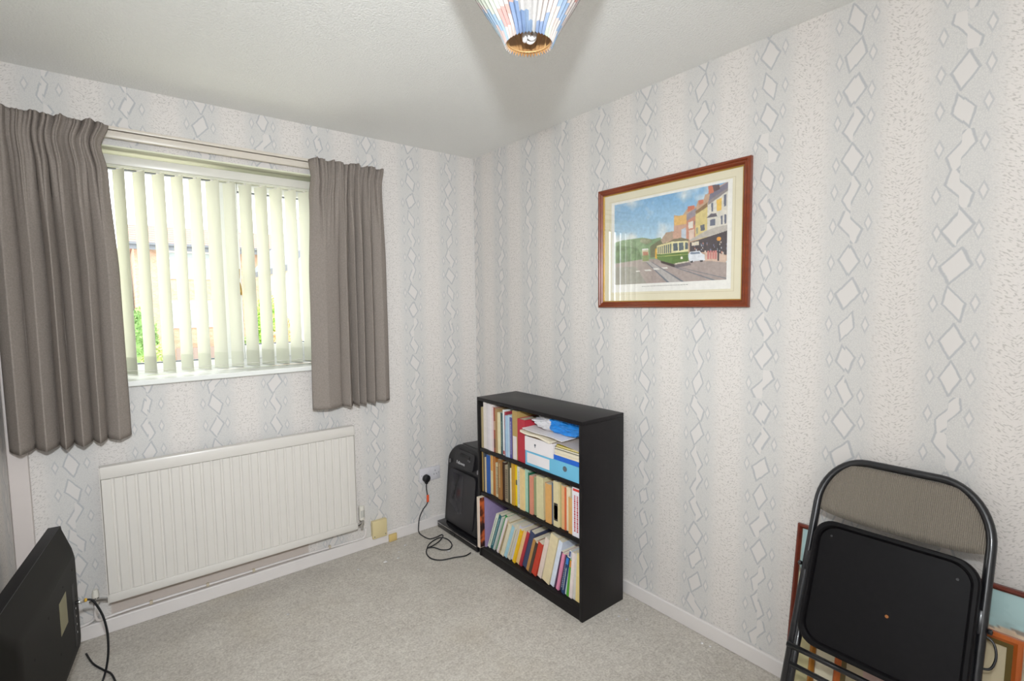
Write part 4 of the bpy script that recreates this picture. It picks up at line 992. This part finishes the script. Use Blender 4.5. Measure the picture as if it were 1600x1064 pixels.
# local: y to the window side (+), z up along the chair, -x towards the room
M_steel = mat('black_painted_steel', srgb('#131316'), .28, coat=.3, fn=lambda b: {'Base Color': mix(nz(obco(), 40, 2), srgb('#0f0f12'), srgb('#1b1b1f'))})
R_ = .0115; hw_ = .218 - R_; top = .982 - R_
pts = [(0, hw_, .012), (0, hw_, .45), (0, hw_, top - .155)]
for k in range(1, 12):
    a = math.pi / 2 * k / 12; pts.append((0, hw_ - .120 * (1 - math.cos(a)) , top - .155 + .155 * math.sin(a)))
pts.append((0, hw_ - .12, top)); pts += [(0, -y, z) for _, y, z in pts[::-1]]
MB().tube(pts, R_, 12).build('back_frame', M_steel, ch, smooth_=True)
pts = [(-.030, -.185, .02), (-.028, -.188, .30), (-.020, -.190, .52)]
for s in (1, -1):
    MB().tube([(.002, s * .190, .016), (-.004, s * .191, .30), (-.006, s * .191, .62)], .0105, 12).build('leg', M_steel, ch, smooth_=True)
    MB().lathe([(.013, 0), (.0135, .018), (.012, .024)], (0, s * hw_, .0), 2, 14).build('rubber_foot', M_rubber, ch, autos=40)
    MB().box(-.012, .0, s * .191 - .004, s * hw_ + (.002 if s > 0 else -.002), .60, .66, bev=.003).build('hinge_bracket', M_steel, ch, autos=40)
MB().tube([(-.0175, .212, .372), (-.0175, -.212, .372)], .0085, 10).build('front_crossbar', M_steel, ch, smooth_=True)
MB().tube([(-.016, .195, .322), (-.016, -.195, .322)], .0080, 10).build('rear_crossbar', M_steel, ch, smooth_=True)
# hinge ring seen at the right
MB().tube([(.0, -.214, .602), (.0, -.231, .592), (.0, -.238, .562), (.0, -.231, .532), (.0, -.216, .524)], .0028, 8, sub=4).build('hinge_link', M_steel, ch, smooth_=True)
for s in (1, -1): MB().lathe([(.006, s * .2185), (.007, s * .220), (.007, s * .226), (.003, s * .228)], (-.004, 0, .615), 1, 12).build('pivot_bolt', M_steel, ch, autos=40)
# padded backrest between the tubes (rounded top corners)
def f_pad(b):
    s = xyz(obco()); a = mth('SINE', s[1] * 1500.0); n = nz(vec(s[1] * 700, s[2] * 260, 0), 1.0, 2); n2 = nz(obco(), 220, 3)
    c = mix(n * .35 + n2 * .35 + (a * .5 + .5) * .3, srgb('#4d4742'), srgb('#a89f92'))
    return {'Base Color': mix(nz(obco(), 150, 1) * .35, c, srgb('#7d7362')), 'Normal': bump(a * .5 + n, .0012)}
M_pad = mat('grey_ribbed_upholstery', rough=.95, spec=.1, fn=f_pad)
hh_ = .205; NP = 26; rows = []
zb, zt_ = .788, .958
def halfw(z):
    t_ = max(0, (z - (top - .155)) / .155); t_ = min(t_, .999)
    return hw_ - .120 * (1 - math.sqrt(1 - t_ * t_)) - .0095
V, F = [], []
NY, NZ_ = 36, 20
for side in (0, 1):
    for j in range(NZ_ + 1):
        v_ = j / NZ_
        for i in range(NY + 1):
            u_ = i / NY * 2 - 1
            z = zb + (zt_ - zb) * v_ + (.018 * u_ * u_ - .010 * 0) * (0 if v_ > .5 else 0)
            z += -.006 * (1 - u_ * u_) * (1 - v_) + .010 * (abs(u_) ** 6) * (1 - v_)
            hw2 = halfw(min(z, zt_)); e = max(0, 1 - abs(u_) ** 8) * max(0, 1 - abs(2 * v_ - 1) ** 8)
            x_ = -.016 * e ** .4 if side == 0 else .010 * e ** .4
            V.append((x_ - .002, u_ * hw2, z))
nn_ = (NY + 1) * (NZ_ + 1)
for s in (0, 1):
    for j in range(NZ_):
        for i in range(NY):
            a = s * nn_ + j * (NY + 1) + i; F.append((a, a + 1, a + NY + 2, a + NY + 1))
MB().add(V, F).build('backrest', M_pad, ch, smooth_=True)
# seat pan folded up, underside facing the room
def inset(pts, d, c=(.005, .588)):
    out = []
    for p in pts:
        vx, vz = p[0] - c[0], p[1] - c[1]; l = math.hypot(vx, vz); out.append((p[0] - vx / l * d * 1.1, p[1] - vz / l * d * 1.1))
    return out
o0 = rrect(-.200, .186, .402, .770, .055, 8)
xf_ = -.050
rings = [[(xf_ + .030, y, z) for y, z in inset(o0, -.0)], [(xf_ + .004, y, z) for y, z in o0], [(xf_, y, z) for y, z in inset(o0, .004)], [(xf_, y, z) for y, z in inset(o0, .012)], [(xf_ + .004, y, z) for y, z in inset(o0, .017)], [(xf_ + .014, y, z) for y, z in inset(o0, .020)]]
sp = MB().loft(rings).build('seat_pan', mat('seat_underside_black', rough=.45, spec=.15, fn=lambda b: {'Base Color': mix(nz(obco(), 60, 3), srgb('#0b0a0c'), srgb('#141214')), 'Normal': bump(nz(obco(), 5, 2), .002)}), ch, autos=35)
rs_ = MB()
for y, z, r__ in ((-.022, .560, .0045), (.140, .725, .0032), (-.155, .715, .0035)):
    rs_ = MB().lathe([(r__, xf_ + .0132), (r__ * .8, xf_ + .0118)], (0, y, z), 0, 12); rs_.build('rivet', speck('rusty_rivet', srgb('#a0622a'), .6, .2) if r__ > .004 else speck('dull_rivet', srgb('#3a3a3c'), .5), sp)
V = []
MB().loft([[(xf_ + .031, y, z) for y, z in inset(o0, .004)], [(-.004, y, z) for y, z in inset(o0, .012)]]).build('seat_cushion', M_pad, ch, autos=40)

# ------------------------------------------------------------------ carpet fluff and modelled dent glints
rf = random.Random(3); fl = MB()
for (x_, y_, s_) in ((-.182, -1.353, .006), (-.173, -1.390, .006), (-.059, -1.687, .006), (-.051, -1.719, .005), (-.616, -.12, .008), (-.785, -.226, .009), (-.714, -.231, .007), (-.454, -.345, .009), (-.933, -.206, .006), (-.68, -.17, .005), (-1.332, -.376, .005)):  # leading pairs by the skirting: glints on carpet dents, modelled as white bits
    bm = bmesh.new(); bmesh.ops.create_icosphere(bm, subdivisions=2, radius=s_)
    for v_ in bm.verts: n = 1 + mnoise.noise(v_.co * 300 + Vector((x_ * 9, y_ * 9, 0))) * .6; v_.co = Vector((v_.co.x * n * 1.2 + x_, v_.co.y * n + y_, max(0, v_.co.z * .35 * n) + .001))
    fl.bm(bm)
tag(fl.build('carpet_fluff_glints', speck('white_fluff_glints', srgb('#e6e2e0'), .9), smooth_=True), 'loose white fluff and bits scattered on the grey carpet, some modelling glints on carpet dents', 'fluff', kind='stuff')

# ------------------------------------------------------------------ outside
def EX(x, z, D=22.0):       # point seen on the plane y=9 moved out to y=D along the sight line
    k = (D + 2.739) / 11.739; return (-1.888 + (x + 1.888) * k, 1.408 + (z - 1.408) * k)
def f_brick(b):
    P = pos(); n = X.nt.nodes.new('ShaderNodeTexBrick'); s = xyz(P); X.put(n.inputs['Vector'], vec(s[0], s[2]))
    n.inputs['Scale'].default_value = 4.5; n.inputs['Color1'].default_value = (*srgb('#ab8a70'), 1); n.inputs['Color2'].default_value = (*srgb('#b89c86'), 1); n.inputs['Mortar'].default_value = (*srgb('#b8aa9a'), 1); n.inputs['Mortar Size'].default_value = .012
    return {'Base Color': X(n.outputs[0])}
M_brick = mat('orange_brick', rough=.9, fn=f_brick)
def f_tile(b):
    s = xyz(pos()); fr_ = mth('FRACT', s[2] * 7.0); ln = step(fr_, .0, .35)
    return {'Base Color': mix(ln, srgb('#6e4a40'), srgb('#a8776a')), 'Normal': bump(fr_, .03)}
M_tile = mat('clay_roof_tiles', rough=.9, fn=f_tile)
M_winw = speck('outside_white_frame', srgb('#f0f0ee'), .5); M_wing = mat('outside_window_glass', srgb('#9aa6a4'), .1)
M_fasc = speck('grey_fascia', srgb('#656a70'), .6)
D = 22.0
hx0, hz = EX(-1.50, 2.60); hx1 = EX(3.2, 2.6)[0]; gz = EX(0, .30)[1]
ho = thing('neighbouring_house', (0, D, gz), 'orange brick house with a tiled roof across the street, behind the blind', 'house')
def hb(nm, m_, *a, parent=ho, **k): return MB().box(a[0], a[1], a[2] - D, a[3] - D, a[4] - gz, a[5] - gz, **k).build(nm, m_, parent)
hb('brick_wall', M_brick, hx0, hx1, D, D + 6, gz, hz)
rz = EX(0, 2.97, 25)[1]
MB().add([(hx0 - .3, -.4, hz - gz), (hx1 + .3, -.4, hz - gz), (hx1 + .3, 3, rz - gz), (hx0 - .3, 3, rz - gz), (hx0 - .3, 6.4, hz - gz), (hx1 + .3, 6.4, hz - gz)], [(0, 1, 2, 3), (3, 2, 5, 4), (0, 3, 4), (1, 5, 2), (0, 4, 5, 1)]).build('roof', M_tile, ho)
hb('fascia', M_fasc, hx0 - .3, hx1 + .3, D - .42, D - .36, hz - .20, hz + .06); hb('gutter', M_fasc, hx0 - .3, hx1 + .3, D - .50, D - .42, hz - .02, hz + .08)
def owin(xa, xb, za, zb, mull=1):
    a0, c0 = EX(xa, za); a1_, c1_ = EX(xb, zb)
    w_ = hb('window', M_winw, a0, a1_, D - .06, D - .002, c0, c1_); n = mull + 1; gwd = (a1_ - a0 - .08 * (n + 1)) / n
    for k in range(n):
        xs = a0 + .08 + k * (gwd + .08); q = MB()
        q.box(xs, xs + gwd, -.075, -.062, c0 - gz + .10, c1_ - gz - .35).box(xs, xs + gwd, -.075, -.062, c1_ - gz - .29, c1_ - gz - .08)
        q.build('pane', M_wing, w_)
owin(-1.0, -.18, 1.98, 2.52, 2); owin(-1.0, -.18, 1.02, 1.55, 2)
owin(1.02, 1.34, 2.0, 2.58, 1); owin(1.12, 1.5, 1.3, 1.68, 1)
owin(2.0, 2.6, 2.0, 2.5, 2)
dp = EX(-.08, 2.5)[0]; hb('downpipe', M_winw, dp, dp + .1, D - .12, D - .02, gz, hz - .1)
hb('garage_panel', speck('grey_brown_door', srgb('#8f8078'), .6), EX(-.95, 0)[0], EX(-.10, 0)[0], D - .5, D - .3, gz, EX(0, .63)[1])
# pale gable house at the right, nearer
D2 = 14.0
g0, gzt = EX(1.36, 2.4, D2); gx1 = g0 + 4.0
gh = thing('gable_house', (g0, D2, gz), 'pale rendered gable end of a nearer house at the right of the window view', 'house')
ap = EX(1.9, 4.2, D2)[1]
MB().prism([(0, 0), (4, 0), (4, gzt - gz), (2.0, ap - gz), (0, gzt - gz)], 1, 0, 5).build('gable_wall', speck('pale_render', srgb('#eadccb'), .9, .04, 2), gh)
MB().prism([(-.25, gzt - gz - .28), (2.0, ap - gz + .02), (2.0, ap - gz + .2), (-.30, gzt - gz - .1)], 1, -.3, 5).prism([(4.25, gzt - gz - .28), (2.0, ap - gz + .02), (2.0, ap - gz + .2), (4.30, gzt - gz - .1)], 1, -.3, 5).build('roof_edge', M_fasc, gh)
MB().box(1.2, 2.4, -.05, -.001, 1.2, 2.4).build('window', M_winw, gh)
# hedges
def bush(name, label, x_, y_, z0_, sx, sy, sz, c1, c2, seed, n=1500, ls=.10, cat='bush'):
    r = random.Random(seed); mb = MB()
    for k in range(n):
        a = r.uniform(0, 2 * math.pi); b = math.acos(r.uniform(-.35, 1)); rr = r.uniform(.72, 1.0) ** .6
        p = Vector((math.sin(b) * math.cos(a) * sx * rr, math.sin(b) * math.sin(a) * sy * rr, (math.cos(b) * .5 + .5) * sz * rr))
        d1 = Vector((r.uniform(-1, 1), r.uniform(-1, 1), r.uniform(-1, 1))).normalized(); d2 = d1.orthogonal().normalized(); s = ls * r.uniform(.6, 1.3)
        mb.add([p - d1 * s, p + d2 * s * .5, p + d1 * s, p - d2 * s * .5], [(0, 1, 2, 3)])
    bm = bmesh.new(); bmesh.ops.create_icosphere(bm, subdivisions=3, radius=1)
    for v_ in bm.verts:
        q = v_.co * (1 + mnoise.noise(v_.co * 2.5 + Vector((seed, 0, 0))) * .25); v_.co = Vector((q.x * sx * .8, q.y * sy * .8, max(0, (q.z * .5 + .5) * sz * .85)))
    mb.bm(bm)
    m_ = mat(name + '_leaves_%d' % seed, rough=.8, fn=lambda b: {'Base Color': mix(nz(pos(), 5, 4), srgb(c1), srgb(c2))})
    return tag(mb.build(name, m_, loc=(x_, y_, z0_)), label, cat)
def hedge(xa, xb, zt, D_): a0 = EX(xa, 0, D_)[0]; a1_, c1_ = EX(xb, zt, D_); return (a0 + a1_) / 2, D_, gz, (a1_ - a0) / 2, c1_ - gz
x_, y_, z_, sx_, sz_ = hedge(.50, .98, 1.80, 13); bush('conifer_hedge', 'bright green conifer hedge in the right half of the window view', x_, y_, z_, sx_, .6, sz_, '#6d9a34', '#b6d668', 1, 2600, .06, 'hedge')
x_, y_, z_, sx_, sz_ = hedge(.80, 1.45, 1.25, 11.5); bush('flowering_bush', 'orange-brown leafed bush right of the bright green hedge', x_, y_, z_, sx_, .5, sz_, '#a87a4c', '#dcc08e', 2, 1600, .05)
x_, y_, z_, sx_, sz_ = hedge(.25, .55, .98, 12.5); bush('garden_shrub', 'dark green low shrub left of the bright green hedge', x_, y_, z_, sx_, .4, sz_, '#5f7d45', '#98ad6c', 3, 900, .05)
x_, y_, z_, sx_, sz_ = hedge(-2.3, -1.62, 2.42, 26); bush('tree', 'green tree beyond the left end of the brick house', x_, y_, z_, sx_, 1.4, sz_, '#7f9a5a', '#b8c88c', 4, 2600, .16, 'tree')
x_, y_, z_, sx_, sz_ = hedge(-1.70, -1.20, 1.45, 20); bush('garden_bush', 'green bush against the left corner of the brick house', x_, y_, z_, sx_, .5, sz_, '#4d7a3c', '#9cc070', 5, 1200, .07)
x_, y_, z_, sx_, sz_ = hedge(-1.50, -.98, .72, 17); bush('low_bush', 'yellow-green low bush in front of the brick house', x_, y_, z_, sx_, .4, sz_, '#7d9a45', '#c8d088', 6, 900, .06)
struct(MB().box(-30, 30, T + .2, 60, gz - .3, gz).build('ground_outside', speck('pale_paving', srgb('#cfcabf'), .9, .06, 1)))
bpy.context.view_layer.update()
